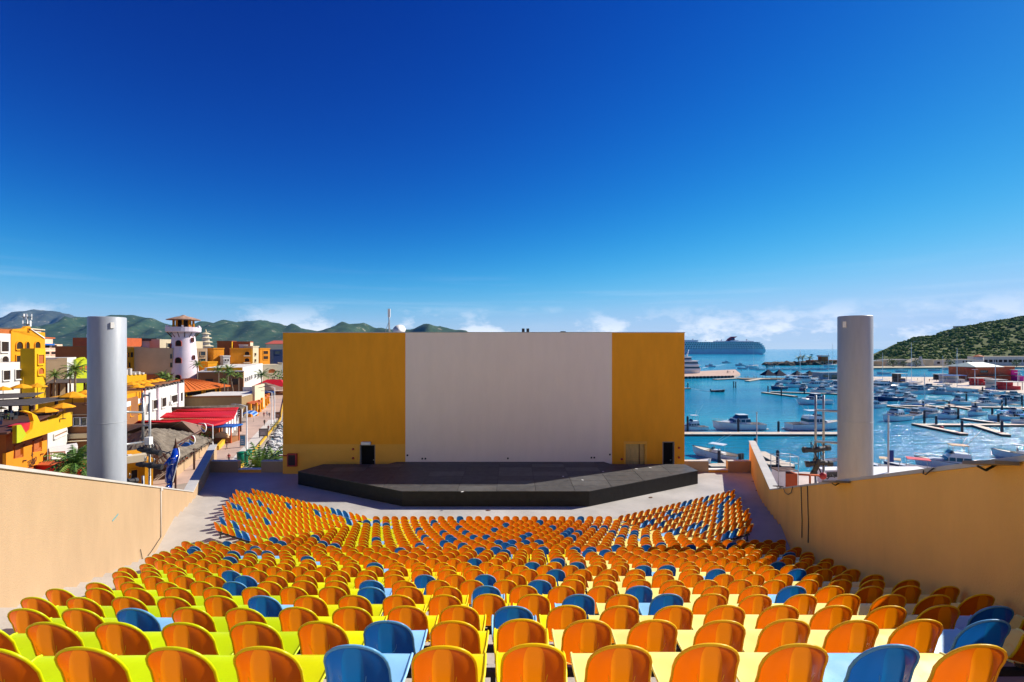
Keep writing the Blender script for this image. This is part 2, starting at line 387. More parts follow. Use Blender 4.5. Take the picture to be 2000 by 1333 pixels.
# roof things
rz = WT
t = thing('antenna_mast', 'thin grey antenna mast on top of the stage wall', 'mast', (XP(760, 40), 40, rz))
MB().tube([(0, 0, 0), (0, 0, 1.9)], .06, 6).tube([(-.0, .0, .0), (0.02, 0, .02)], .1, 6).build('pole', m_galv, t)
MB().box(-.1, .1, -.05, .05, 1.3, 2.0).build('aerial', m_white, t)
MB().tube([(-.35, 0, 0), (0, 0, 1.0)], .025, 5).tube([(.0, .4, 0), (0, 0, 1.0)], .025, 5).build('stay', m_galv, t)
t = thing('satellite_dish', 'white satellite dish on the stage wall roof by the mast', 'dish', (XP(780, 39.6), 39.6, rz+.05))
d = MB()
prof = [(.02, 0), (.25, .03), (.42, .09), (.52, .16)]
d.lathe(prof, 18); d.lathe([(r, z-.03) for r, z in prof], 18)
d.xf(Matrix.Rotation(radians(60), 4, 'X')); d.xf(Matrix.Translation((0, 0, .1)))
d.build('reflector', m_white, t); MB().tube([(0, .1, -.05), (0, .05, .2)], .04, 6).tube([(0, -.02, .1), (0, -.35, .25)], .02, 5).build('feed_arm', m_galv, t)
for px, w, hh, lab in ((1022, .22, .32, 'left of two small black speakers on the stage wall roof'), (1031, .22, .32, 'right of two small black speakers on the stage wall roof'), (1100, .4, .1, 'flat black box on the stage wall roof right of the speakers')):
    mb = MB(); mb.box(-w/2, w/2, 0, .3, 0, hh); mb.box(-w*.4, w*.4, -.02, 0, .03, hh-.03)
    tag(mb.build('roof_speaker', m_steel, None, (XP(px, 39), 39, rz+.02)), lab, 'speaker', 'black boxes on the stage roof')
# ------------------------------------------------------------------ stage platform
ZS = CAMZ-8.84-ZF
outl = [(-15.4, 35.0), (-6.79, 30.13), (4.79, 30.13), (13.45, 35.2), (13.2, 37.15), (7.6, 37.15), (7.15, 37.9), (-9.0, 37.9), (-9.5, 37.15), (-14.4, 37.15)]
t = thing('stage_platform', 'low black angular stage platform in front of the screen', 'stage', (0, 0, ZF))
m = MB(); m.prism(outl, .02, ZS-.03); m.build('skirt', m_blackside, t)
def clip(poly, ax, val, keep_less):
    res = []
    for i in range(len(poly)):
        a, b = poly[i], poly[(i+1) % len(poly)]
        ia = (a[ax] <= val) == keep_less; ib = (b[ax] <= val) == keep_less
        if ia: res.append(a)
        if ia != ib:
            s = (val-a[ax])/(b[ax]-a[ax]); res.append((a[0]+(b[0]-a[0])*s, a[1]+(b[1]-a[1])*s))
    return res
conv = [[(-15.4, 35.0), (-6.79, 30.13), (4.79, 30.13), (13.45, 35.2), (13.2, 37.15), (-14.4, 37.15)], [(-9.5, 37.15), (7.6, 37.15), (7.15, 37.9), (-9.0, 37.9)]]
m_deck2 = mat('stage_black_worn', (.10, .097, .092), .5, .4, .35, 1.6, .1, 30)
for pc in conv:
    x = -15.6; i = 0
    while x < 13.6:
        y = 30.1; j = 0
        while y < 38:
            q = clip(clip(clip(clip(pc, 0, x+.012, False), 0, x+2.428, True), 1, y+.012, False), 1, y+1.208, True)
            if len(q) >= 3:
                ar = abs(sum(q[k][0]*q[(k+1) % len(q)][1]-q[(k+1) % len(q)][0]*q[k][1] for k in range(len(q))))/2
                if ar > .02: MB().prism(q, ZS-.03, ZS+R.uniform(0, .003)).build('deck_panel', m_black if R.random() < .7 else m_deck2, t)
            y += 1.22; j += 1
        x += 2.44; i += 1
# tape marks and scraps of paper on the deck
for px, py in ((1178, 921.5), (1243, 916), (1270, 914), (1138, 938), (903, 961), (1100, 931)):
    q = G(px, py, ZF+ZS); a = R.uniform(0, 3); w = .09
    m = MB(); m.box(-w, w, -w*.6, w*.6, 0, .004); m.build('tape_mark', m_white, t, (q.x, q.y, ZS+.004), a)
for px, py, lab in ((955, 998, 'small dark scrap on the floor below the stage front'), (1271, 972.5, 'small rusty leaf on the bright floor right of the stage'), (1472, 941, 'dark leaf lying in the shade by the right wall'), (1478, 959, 'dark twig on the shaded floor near the right wall')):
    q = G(px, py, ZF)
    m = MB(); pts = [(cos(k)*R.uniform(.1, .24), sin(k)*R.uniform(.05, .12), R.uniform(.0, .03)) for k in (0, 1.1, 2.2, 3.1, 4.2, 5.2)]
    m.add(pts+[(0, 0, .04)], [(i, (i+1) % 6, 6) for i in range(6)])
    tag(m.build('floor_scrap', mat('dry_leaf', (.16, .07, .03), .8), None, (q.x, q.y, ZF+.006)), lab, 'litter')
# ------------------------------------------------------------------ grey columns
def column(px, D, r, topy, lab, patch):
    top = ZP(topy, D)
    t = thing('grey_column', lab, 'column', (XP(px, D), D, STREET), 0)
    m = MB(); m.lathe([(r, 0), (r, top-STREET-.03), (r-.02, top-STREET), (r-.06, top-STREET), (r-.08, top-STREET-.4), (0, top-STREET-.42)], 48)
    m.build('shaft', m_grey, t)
    zz = top-STREET
    for s in (zz*.35, zz*.62, zz*.80):
        MB().lathe([(r+.001, s), (r+.006, s+.004), (r+.006, s+.028), (r+.001, s+.03)], 48).build('weld_seam', m_grey, t)
    a = atan2(-D, -XP(px, D))+patch
    MB().box(-.06, .06, -.03, .05, -.12, .12).build('lug', m_white, t, (cos(a)*r, sin(a)*r, zz-.35), a+pi/2)
    return t
column(209.5, 20, .632, 620, 'tall grey steel column rising behind the left wall', .25)
column(1670, 20, .610, 618, 'tall grey steel column rising behind the right wall', -.6)
# ------------------------------------------------------------------ chairs
def plastic(name, front, back, trans, rough=.32, mixv=.34):  # front coloured as sunlit, back as shaded: light put into the colour
    m = bpy.data.materials.new(name); m.use_nodes = True; t = m.node_tree; b = t.nodes['Principled BSDF']
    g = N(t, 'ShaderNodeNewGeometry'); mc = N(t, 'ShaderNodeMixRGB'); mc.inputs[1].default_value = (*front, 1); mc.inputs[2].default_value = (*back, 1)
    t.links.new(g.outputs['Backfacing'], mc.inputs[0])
    n = N(t, 'ShaderNodeTexNoise'); n.inputs['Scale'].default_value = 9; n.inputs['Detail'].default_value = 6
    co = N(t, 'ShaderNodeTexCoord'); t.links.new(co.outputs['Object'], n.inputs['Vector'])
    mr = N(t, 'ShaderNodeMapRange'); mr.inputs[1].default_value = .3; mr.inputs[2].default_value = .7; mr.inputs[3].default_value = rough-.05; mr.inputs[4].default_value = rough+.13
    t.links.new(n.outputs[0], mr.inputs[0]); t.links.new(mr.outputs[0], b.inputs['Roughness'])
    hs = N(t, 'ShaderNodeHueSaturation'); oi = N(t, 'ShaderNodeObjectInfo')
    n3 = N(t, 'ShaderNodeTexNoise'); n3.inputs['Scale'].default_value = 5; n3.inputs['Detail'].default_value = 7; n3.inputs['Roughness'].default_value = .7
    t.links.new(co.outputs['Object'], n3.inputs['Vector'])
    t.links.new(mth(t, 'ADD', mth(t, 'ADD', mth(t, 'MULTIPLY', oi.outputs['Random'], .22), .72), mth(t, 'MULTIPLY', n3.outputs[0], .34)), hs.inputs['Value'])
    t.links.new(mc.outputs[0], hs.inputs['Color']); t.links.new(hs.outputs[0], b.inputs['Base Color'])
    b.inputs['Specular IOR Level'].default_value = .3
    tr = N(t, 'ShaderNodeBsdfTranslucent'); tr.inputs[0].default_value = (*trans, 1)
    ms = N(t, 'ShaderNodeMixShader'); ms.inputs[0].default_value = mixv
    t.links.new(b.outputs[0], ms.inputs[1]); t.links.new(tr.outputs[0], ms.inputs[2])
    t.links.new(ms.outputs[0], t.nodes['Material Output'].inputs[0])
    return m
m_or = [plastic('orange_plastic_%d' % i, f, (.44, .062, .0), (.95, .18, .0)) for i, f in enumerate(((.62, .80, .0), (.80, .80, .0), (1, .76, .0), (1, .72, .02)))]  # front colours carry the sun's effect, lime at left to warm at right
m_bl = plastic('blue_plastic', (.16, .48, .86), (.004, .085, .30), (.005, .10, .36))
m_sor = [plastic('orange_seat_%d' % i, f, (.46, .08, .001), (.95, .2, 0), .30, .06) for i, f in enumerate(((.55, .72, .0), (.76, .78, .0), (1, .78, .0), (1, .86, .26)))]  # seat fronts: sun glare at right painted in as pale yellow
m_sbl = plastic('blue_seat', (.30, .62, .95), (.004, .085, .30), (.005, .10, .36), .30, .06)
BACK = [(0.8, -0.06, 0.016), (0.797, -0.06, 0.044), (0.788, -0.059, 0.081), (0.772, -0.057, 0.113), (0.748, -0.054, 0.142), (0.715, -0.048, 0.164), (0.672, -0.04, 0.177), (0.61, -0.027, 0.182), (0.54, -0.009, 0.183), (0.475, 0.015, 0.188), (0.415, 0.045, 0.191), (0.375, 0.09, 0.192)]
SEATP = [(.375,.090,.192),(.366,.140,.198),(.378,.215,.208),(.402,.300,.218),(.425,.385,.222),(.434,.440,.222),(.428,.470,.220),(.398,.482,.214)]
def crease(z):
    return .40-.07*sin(min(1, max(0, (.80-z)/.26))*pi/2)+max(0, (.56-z))*.75
def shell_pt(u, row, seat):
    z, y, w = row
    if seat:
        k = max(0, abs(u)-.45)/.55
        return (u*w, y, z+.012*k*k*max(0, 1-(y-.09)/.35))
    c = crease(z)
    d = (abs(u)-c)/(1-c)
    sc = min(1, max(0, (.80-z)/.20))
    sp_ = max(0, min(1, (.77-z)/.12))
    off = -.014*sp_ if d <= 0 else .068*sc*d**1.3+.004*sp_
    return (u*w, y+off, z)
def chair_meshes(hi):
    out_ = {}
    for nm, prof, seat in (('backrest', BACK, False), ('seat', SEATP, True)):
        rows = prof if hi else ([prof[0]]+prof[2:-1:2]+[prof[-1]])
        m = MB(); edges = []
        us_n = 13 if hi else 7
        grid = []
        for r in rows:
            c = .45 if seat else crease(r[0])
            us = [-1, -.86, -.7, -c-.05, -c, -c*.5, 0, c*.5, c, c+.05, .7, .86, 1] if hi else [-1, -.72, -c, 0, c, .72, 1]
            grid.append([shell_pt(u, r, seat) for u in us])
        k = len(grid[0])
        vs = [p for g in grid for p in g]
        fs = [(i*k+j, i*k+j+1, (i+1)*k+j+1, (i+1)*k+j) for i in range(len(grid)-1) for j in range(k-1)]
        # front face normal must look to +y / up
        for fi, f in enumerate(fs):
            j = fi % (k-1); m.f.append(f); m.m.append(1 if (hi and not seat and 4 <= j <= 7) else 0); m.sm.append(True)
        m.v += vs
        if not seat: path = [g[0] for g in grid[::-1]]+grid[0][1:-1]+[g[-1] for g in grid]
        else: path = [g[0] for g in grid]+grid[-1][1:-1]+[g[-1] for g in grid[::-1]]
        rt = .009 if hi else .0105
        m.tube(path, rt, 6 if hi else 4, 0, True, False)
        if hi and not seat:
            arc = []
            for q in range(9):
                a = pi+pi*q/8; x = .075*cos(a); z = .625+.09*sin(a)
                yy = -.010+(-.060 if z > .79 else 0)
                rr = min(range(len(BACK)-1), key=lambda i: abs((BACK[i][0]+BACK[i+1][0])/2-z))
                z0, y0, _ = BACK[rr]; z1, y1, _ = BACK[rr+1]; s_ = (z-z0)/(z1-z0)
                arc.append((x, y0+(y1-y0)*s_-.0145, z))
            m.tube(arc, .0016, 4, 0, True, False)
        out_[nm] = m
    b = MB()
    if hi:
        b.box(-.10, .10, .13, .36, .325, .352); b.box(-.03, .03, .17, .25, .26, .33)
        b.tube([(-.14, .34, .36), (-.12, .2, .335), (.12, .2, .335), (.14, .34, .36)], .012, 6)
    else: b.box(-.10, .10, .13, .36, .31, .36)
    out_['bracket'] = b
    return out_
m_orp = [plastic('orange_lit_panel_%d' % i, f, (.66, .15, .0), (1, .30, .0)) for i, f in enumerate(((.62, .80, .0), (.80, .80, .0), (1, .76, .0), (1, .72, .02)))]  # lighter centre strip: light through the shell put into the colour
m_blp = plastic('blue_lit_panel', (.16, .48, .86), (.004, .12, .34), (.005, .15, .42))  # blue centre strip lightened the same way
HI = chair_meshes(True); LO = chair_meshes(False)
ME = {}
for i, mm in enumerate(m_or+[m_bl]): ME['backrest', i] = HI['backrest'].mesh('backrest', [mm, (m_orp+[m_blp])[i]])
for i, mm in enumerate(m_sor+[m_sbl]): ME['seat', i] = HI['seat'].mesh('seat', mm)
ME['bracket'] = HI['bracket'].mesh('bracket', m_steel)
def glare_tint(px):  # picks the painted-in glare colour by screen column
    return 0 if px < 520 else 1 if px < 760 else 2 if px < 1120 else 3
OFFS = {0:.12, 1:.07, 2:.01, 3:.24, 4:.16, 5:.40, 6:.05, 7:.31, 8:.18, 9:.44, 10:.1, 26:-.07}
lw_edge = {3:-5.4, 17:-12.2}
def edgeL(D): return -5.45-.535*(D-5.46)
def edgeR(D): return 5.35+.372*(D-5.46)
BLUE = {0:(720, 1715), 1:(785, 1905), 2:(215, 1006, 1905), 3:(530, 1130, 1302), 4:(75, 740, 985, 1245, 1532), 5:(450, 720, 1022), 6:(1780, 470, 850, 963)}
RB = random.Random(21)
seatlist = []   # (row, idx, x, y, z, yaw, blue)
def slant(x, d): return d+(.012*x if x < 0 else 0)
for n in range(27):
    D = rowD(n); z = rowZ(n); o = OFFS.get(n, RB.random()*.5)
    a, b = (edgeL(D), edgeR(D)) if n <= 17 else (jl(D)+.12, jr(D)-.12)
    k0 = math.ceil((a-o)/SEAT); k1 = math.floor((b-o)/SEAT)
    if n >= 18:
        cnt = int((b-a)/SEAT); xs = [(a+b)/2+(i-(cnt-1)/2)*SEAT for i in range(cnt)]
    else: xs = [o+SEAT*k for k in range(k0, k1+1)]
    row = []
    for x in xs:
        d = slant(x, D) if n <= 17 else D
        px = 1000+F*x/d
        if px < -70 or px > 2070: continue
        if n in BLUE: bl = any(abs(px-q) < F*SEAT/d*.5 for q in BLUE[n])
        else: bl = RB.random() < .135
        row.append((x+RB.uniform(-.008, .008), d+RB.uniform(-.01, .01), z, RB.uniform(-.025, .025), bl, px))
    seatlist.append((n, 'c', row))
LC = {26:21,25:22,24:20,23:18,22:16,21:14,20:11,19:9,18:7}
RC = {26:20,25:18,24:17,23:15,22:13,21:12,20:10,19:8,18:6}
for n in range(18, 27):
    D = rowD(n); z = rowZ(n)
    for sg, cnt, j in ((-1, LC[n], jl(D)), (1, RC[n], jr(D))):
        row = []
        for i in range(cnt):
            s_ = .28+SEAT*i; x = j+sg*C30*s_; d = D+S30*s_
            row.append((x, d, z, sg*radians(30)+RB.uniform(-.025, .025), RB.random() < .15, 1000+F*x/d))
        seatlist.append((n, 'l' if sg < 0 else 'r', row))
# facing: local +y is the way the sitter looks; wings turn towards the stage
far = MB(); far_b = MB()
count = 0
for n, blk, row in seatlist:
    if n <= 10:
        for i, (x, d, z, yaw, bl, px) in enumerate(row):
            ci = 4 if bl else glare_tint(px)
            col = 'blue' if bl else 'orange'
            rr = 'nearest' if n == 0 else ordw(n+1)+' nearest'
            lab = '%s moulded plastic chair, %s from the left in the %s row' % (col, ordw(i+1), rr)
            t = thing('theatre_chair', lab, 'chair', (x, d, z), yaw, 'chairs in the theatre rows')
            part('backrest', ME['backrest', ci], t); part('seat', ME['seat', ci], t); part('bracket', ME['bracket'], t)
            count += 1
    else:
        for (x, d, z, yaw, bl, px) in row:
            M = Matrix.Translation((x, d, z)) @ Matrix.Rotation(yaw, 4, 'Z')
            ci = 4 if bl else glare_tint(px)
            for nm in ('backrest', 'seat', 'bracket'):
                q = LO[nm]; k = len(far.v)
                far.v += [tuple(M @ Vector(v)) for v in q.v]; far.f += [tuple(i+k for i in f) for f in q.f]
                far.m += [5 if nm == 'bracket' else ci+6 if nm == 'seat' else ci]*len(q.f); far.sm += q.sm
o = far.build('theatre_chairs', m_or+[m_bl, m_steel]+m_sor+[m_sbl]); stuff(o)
tag(o, 'dense farther rows of orange and blue plastic chairs below the front rows', 'chairs')
print('chairs', count)
# rails that carry the chairs
def rail(pts, z, lab):
    t = thing('seat_rail', lab, 'rail', (pts[0][0], pts[0][1], z), 0, 'rails under the chair rows')
    a, b = Vector((*pts[0], 0)), Vector((*pts[1], 0)); d = b-a; Ln = d.length; ang = atan2(d.y, d.x)
    t.rotation_euler = (0, 0, ang)
    MB().box(0, Ln, -.025, .025, .215, .262).build('beam', m_steel, t)
    nleg = max(2, int(Ln/1.5)); m = MB(); m.box(-.02, .02, -.02, .02, 0, .215); m.box(-.06, .06, -.05, .05, 0, .008)
    me = m.mesh('leg', m_steel)
    if Ln < 14:
        for i in range(nleg):
            o = part('leg', me, t); o.location = (.15+(Ln-.3)*i/(nleg-1), 0, 0)
    return t
for n, blk, row in seatlist:
    if len(row) < 2: continue
    a, b = row[0], row[-1]
    if blk == 'c':
        p = [(a[0]-.22, a[1]+.21), (b[0]+.22, b[1]+.21)]; lab = 'dark steel rail under the %s row of chairs' % ('nearest' if n == 0 else ordw(n+1)+' nearest')
        if n <= 17 and a[0] < 0:
            p0 = [(a[0]-.22, a[1]+.21), (0, rowD(n)+.21)]; p1 = [(0, rowD(n)+.21), (b[0]+.22, b[1]+.21)]
            rail(p0, a[2], lab+', left half'); rail(p1, a[2], lab+', right half'); continue
        rail(p, a[2], lab)
    else:
        f = -1 if blk == 'l' else 1
        ox, oy = -f*S30*.21, C30*.21
        e = (f*C30*.22, S30*.22)
        p = [(a[0]+ox-e[0], a[1]+oy-e[1]), (b[0]+ox+e[0], b[1]+oy+e[1])]
        if f < 0: p = p[::-1]
        rail(p, a[2], 'dark steel rail under the %s row from the stage in the %s angled block' % (ordw(27-n), 'left' if f < 0 else 'right'))
# ------------------------------------------------------------------ ground, water, hills
def water_mat():
    m = bpy.data.materials.new('sea_water'); m.use_nodes = True; t = m.node_tree; b = t.nodes['Principled BSDF']
    co = N(t, 'ShaderNodeTexCoord')
    n = N(t, 'ShaderNodeTexNoise'); n.inputs['Scale'].default_value = .012; n.inputs['Detail'].default_value = 5
    mp0 = N(t, 'ShaderNodeMapping'); mp0.inputs['Scale'].default_value = (.5, 1.6, 1)
    t.links.new(co.outputs['Object'], mp0.inputs[0]); t.links.new(mp0.outputs[0], n.inputs['Vector'])
    rp = N(t, 'ShaderNodeValToRGB'); e = rp.color_ramp.elements
    e[0].position = .35; e[0].color = (.0, .19, .38, 1); e[1].position = .66; e[1].color = (.02, .40, .54, 1)
    t.links.new(n.outputs[0], rp.inputs[0]); t.links.new(rp.outputs[0], b.inputs['Base Color'])
    b.inputs['Roughness'].default_value = .12; b.inputs['Specular IOR Level'].default_value = .22
    mp = N(t, 'ShaderNodeMapping'); mp.inputs['Scale'].default_value = (.22, .62, 1); mp.inputs['Rotation'].default_value = (0, 0, .12)
    t.links.new(co.outputs['Object'], mp.inputs[0])
    w = N(t, 'ShaderNodeTexNoise'); w.inputs['Scale'].default_value = .7; w.inputs['Detail'].default_value = 9; w.inputs['Roughness'].default_value = .62
    t.links.new(mp.outputs[0], w.inputs['Vector'])
    bp = N(t, 'ShaderNodeBump'); bp.inputs['Strength'].default_value = 1; bp.inputs['Distance'].default_value = .9
    t.links.new(w.outputs[0], bp.inputs['Height']); t.links.new(bp.outputs[0], b.inputs['Normal'])
    return m
m_sea = water_mat()
m = MB(); m.add([(-14900, -850, 0), (14900, -850, 0), (14900, 12900, 0), (-14900, 12900, 0)], [(0, 1, 2, 3)])
struct(m.build('sea_water', m_sea))
m_ground = mat('town_ground', (.36, .30, .24), .9, .2, .25, .05)
m_pave = mat('promenade_paving', (.52, .37, .29), .8, .25, .16, .25, .1, 2)
m_grav = mat('dry_land', (.13, .14, .075), .95, .1, .4, .01)
quay = [(-44, 80), (-65.7, 138.7), (-113, 244), (-330, 800), (-420, 2200), (-6000, 2200), (-6000, -200), (420, -200), (420, 80)]
m = MB(); m.prism(quay[::-1], -3, STREET); o = m.build('ground', m_ground); struct(o); fix_normals(o)
def G2(px, py, z): q = G(px, py, z); return (q.x, q.y)
m = MB(); pl = [(-61, 60), (-45, 78), (-66.2, 138.2), (-113.5, 243), (-170, 365), (-184, 365), (-130, 250), (-87, 163), (-62, 108)]
m.add([(x, y, STREET+.004) for x, y in pl], [tuple(range(len(pl)))]); o = m.build('promenade', m_pave); struct(o); fix_normals(o)
m_yel = mat('yellow_kerb', (.72, .42, .03), .6, .3, .15, 2)
m = MB()
for a, b in (((-44.4, 78), (-65.9, 138.4)), ((-65.9, 138.4), (-113.2, 243.5))):
    va, vb = Vector((*a, 0)), Vector((*b, 0)); d = (vb-va).normalized(); nn = Vector((d.y, -d.x, 0))*.18
    m.prism([(va-nn)[:2], (vb-nn)[:2], (vb+nn)[:2], (va+nn)[:2]], STREET, STREET+.35)
o = m.build('kerb', m_yel); struct(o); fix_normals(o)
m_walk = mat('pale_pavement', (.62, .57, .50), .8, .2, .12, .4)
m = MB(); pl = [(-47.3, 78), (-44.8, 78), (-66.2, 138.3), (-69.2, 138.3)]
m.add([(x, y, STREET+.009) for x, y in pl], [(0, 1, 2, 3)]); o = m.build('pavement', m_walk); struct(o); fix_normals(o)
m = MB(); pl = [(-40, 42), (300, 42), (300, 79.8), (-40, 79.8)]
m.add([(x, y, STREET+.006) for x, y in pl], [(0, 1, 2, 3)]); struct(m.build('quay_pavement', mat('quay_paving', (.60, .50, .44), .8, .2, .15, .3)))
# riprap rocks between the kerb and the water
m = MB(); RR = random.Random(3)
for i in range(420):
    s_ = RR.random(); base = Vector((-44, 80, 0)).lerp(Vector((-65.7, 138.7, 0)), s_) if i < 300 else Vector((-65.7, 138.7, 0)).lerp(Vector((-113, 244, 0)), s_)
    o_ = RR.uniform(.4, 5.5); r = RR.uniform(.35, .9)
    m.blob((base.x+o_, base.y+o_*.35, 1.25-o_*.3), (r, r*.8, r*.6), 0 if RR.random() < .72 else 1, i, .35, 6, 4)
for k in range(len(m.sm)): m.sm[k] = False
stuff(tag(m.build('shore_rocks', [mat('pale_rock', (.62, .60, .56), .9, .2, .25, .8), mat('dark_rock', (.10, .095, .09), .9, .2, .3, 1)]), 'pale and dark boulders heaped along the waterside kerb', 'rocks'))
def hillmat(name, ca, cb, rock, sc, thr):
    m = bpy.data.materials.new(name); m.use_nodes = True; t = m.node_tree; b = t.nodes['Principled BSDF']
    co = N(t, 'ShaderNodeTexCoord')
    n = N(t, 'ShaderNodeTexNoise'); n.inputs['Scale'].default_value = sc; n.inputs['Detail'].default_value = 9; n.inputs['Roughness'].default_value = .7
    t.links.new(co.outputs['Object'], n.inputs['Vector'])
    rp = N(t, 'ShaderNodeValToRGB'); e = rp.color_ramp.elements; e[0].position = .35; e[0].color = (*ca, 1); e[1].position = thr; e[1].color = (*cb, 1)
    x = rp.color_ramp.elements.new(thr+.03); x.color = (*rock, 1)
    t.links.new(n.outputs[0], rp.inputs[0]); t.links.new(rp.outputs[0], b.inputs['Base Color'])
    b.inputs['Roughness'].default_value = .95; b.inputs['Specular IOR Level'].default_value = .1
    return m
def ridge_at(prof, px):
    for (a, ya), (b, yb) in zip(prof, prof[1:]):
        if a <= px <= b:
            s_ = (px-a)/(b-a); s_ = s_*s_*(3-2*s_); return ya+(yb-ya)*s_
    return prof[0][1] if px < prof[0][0] else prof[-1][1]
def mountain(name, prof, Dr, Df, Db, mt, lab, seed, amp, nx=150, ny=34):
    p0, p1 = prof[0][0], prof[-1][0]; m = MB(); vs = []
    for j in range(ny+1):
        v = j/ny
        for i in range(nx+1):
            px = p0+(p1-p0)*i/nx
            X = XP(px, Dr); H = max(2, ZP(ridge_at(prof, px), Dr))
            vr = .62
            if v <= vr:
                s_ = v/vr; D = Df+(Dr-Df)*s_; h = s_**1.25
            else:
                s_ = (v-vr)/(1-vr); D = Dr+(Db-Dr)*s_; h = (1-s_)**.9
            q = Vector((X/900, D/900, seed))*2.2
            nzv = noise.fractal(q*1.6, .9, 2.1, 6)
            rg = 1-abs(noise.noise(Vector((X/420, D/1500, seed+4))))*2
            hh = H*h+amp*(nzv*.5+(rg-.4)*.9)*min(1, h*2)*(1-.75*max(0, 1-abs(v-vr)*9))*h
            vs.append((X*(1+(D-Dr)/Dr*.55), D, max(-1, hh)))
    fs = [(j*(nx+1)+i, j*(nx+1)+i+1, (j+1)*(nx+1)+i+1, (j+1)*(nx+1)+i) for j in range(ny) for i in range(nx)]
    m.add(vs, fs, 0, True); o = m.build(name, mt); o['label'] = lab; return struct(o)
m_mtn = hillmat('mountain_scrub', (.022, .056, .036), (.060, .100, .052), (.30, .27, .22), .012, .615)
m_mtn2 = hillmat('mountain_far', (.05, .075, .075), (.10, .12, .10), (.34, .31, .27), .008, .60)
mountain('far_mountains', [(-420, 640), (-200, 628), (-60, 624), (0, 620), (30, 611), (66, 606), (100, 609), (130, 614), (160, 622), (230, 632), (330, 650), (420, 668)], 9000, 6500, 12000, m_mtn2, 'far bluish mountain', 2.0, 150)
mountain('mountains', [(-500, 650), (-200, 640), (0, 656), (60, 652), (110, 636), (150, 626), (180, 620), (215, 622), (260, 619), (290, 624), (330, 634), (370, 640), (395, 629), (420, 634), (435, 628), (460, 632), (480, 627.5), (495, 633), (515, 629), (540, 634), (580, 641), (620, 643), (650, 637), (672, 632), (690, 635), (710, 632), (735, 643), (770, 648), (800, 646), (832, 634), (858, 637), (900, 649), (960, 667), (1000, 680)], 5200, 3200, 7600, m_mtn, 'green mountain range', 5.0, 130, 260, 40)
m = MB(); pl = [(-6000, 2190), (-420, 2190), (-520, 3600), (-200, 6000), (-9000, 9000)]
m.add([(x, y, 2.0) for x, y in pl], [(0, 1, 2, 3, 4)]); o = m.build('coastal_plain', m_grav); struct(o); fix_normals(o)
# ------------------------------------------------------------------ buildings
m_win = mat('window_glass', (.025, .03, .035), .12, .6, .2, .5)
m_open = mat('dark_recess', (.035, .022, .016), .85, .1, .3, .6)
class Bld:
    def __init__(s, name, lab, cat, pa, Da, pb, Db, ytop, th, mt, z0=STREET, group=None, xtra=0, wallname='wall'):
        s.A = Vector((XP(pa, Da), Da, 0)); B = Vector((XP(pb, Db), Db, 0)); d = B-s.A; s.L = d.length+xtra; s.ang = atan2(d.y, d.x)
        s.z0 = z0; s.zt = ZP(ytop, Da)-z0; s.th = th; s.m = mt
        s.t = thing(name, lab, cat, (s.A.x, s.A.y, z0), s.ang, group)
        s.n = Vector((sin(s.ang), -cos(s.ang), 0))
        MB().box(0, s.L, 0, th, 0, s.zt).build(wallname, mt, s.t)
    def loc(s, px, py, off=0):
        d = Vector(((px-1000)/F, 1, -(py-HY)/F)); O = Vector((0, 0, CAMZ))
        A = s.A+s.n*off
        k = (Vector((A.x, A.y, 0))-Vector((0, 0, 0))).dot(s.n)/Vector((d.x, d.y, 0)).dot(s.n)
        q = O+d*k; r = q-Vector((s.A.x, s.A.y, 0))
        return (r.x*cos(s.ang)+r.y*sin(s.ang), q.z-s.z0)
    def win(s, px0, py0, px1, py1, arch=False, pane=None, fr=None, sill=True, y=0, name='window'):
        (xa, za), (xb, zb) = s.loc(px0, py1), s.loc(px1, py0)
        if xa > xb: xa, xb = xb, xa
        if za > zb: za, zb = zb, za
        w, h = xb-xa, zb-za; t_ = max(.10, min(.3, w*.09))
        def outline(g):
            if not arch: return [(xa-g, za-g), (xb+g, za-g), (xb+g, zb+g), (xa-g, zb+g)]
            c = (xa+xb)/2; r = w/2+g; hh = min(w/2, h*.5); zc = zb-hh
            return [(xa-g, za-g), (xb+g, za-g)]+[(c+r*cos(a), zc+(hh+g)*sin(a)) for a in [pi*k/8 for k in range(9)]]
        o0, o1 = outline(0), outline(t_)
        m = MB(); n = len(o0); d = .22
        vs = [(p[0], y-d, p[1]) for p in o0]+[(p[0], y-d, p[1]) for p in o1]+[(p[0], y, p[1]) for p in o1]+[(p[0], y+.0, p[1]) for p in o0]
        fs = []
        for i in range(n):
            j = (i+1) % n
            fs += [(i, n+i, n+j, j), (n+i, 2*n+i, 2*n+j, n+j), (j, 3*n+j, 3*n+i, i)]
        m.add(vs, [f[::-1] for f in fs])
        f = m.build(name, fr or s.m, s.t)
        MB().vprism(o0, y-.03, y-.012).build('pane', pane or m_win, f)
        if sill and w > .6: MB().box(xa-.15, xb+.15, y-.34, y, za-t_-.12, za-t_).build('sill', fr or s.m, f)
        return f
    def box(s, nm, px0, py0, px1, py1, d0, d1, mt, par=None):
        (xa, za), (xb, zb) = s.loc(px0, py1, -d0), s.loc(px1, py0, -d0)
        return MB().box(min(xa, xb), max(xa, xb), d0, d1, min(za, zb), max(za, zb)).build(nm, mt, par or s.t)
    def roof(s, mt, ov=.3, h=.3): return MB().box(-ov, s.L+ov, -ov, s.th+ov, s.zt, s.zt+h).build('parapet', mt, s.t)
    def poly(s, nm, pts, d0, d1, mt): return MB().vprism([s.loc(*p, -d0) for p in pts], d0, d1).build(nm, mt, s.t)
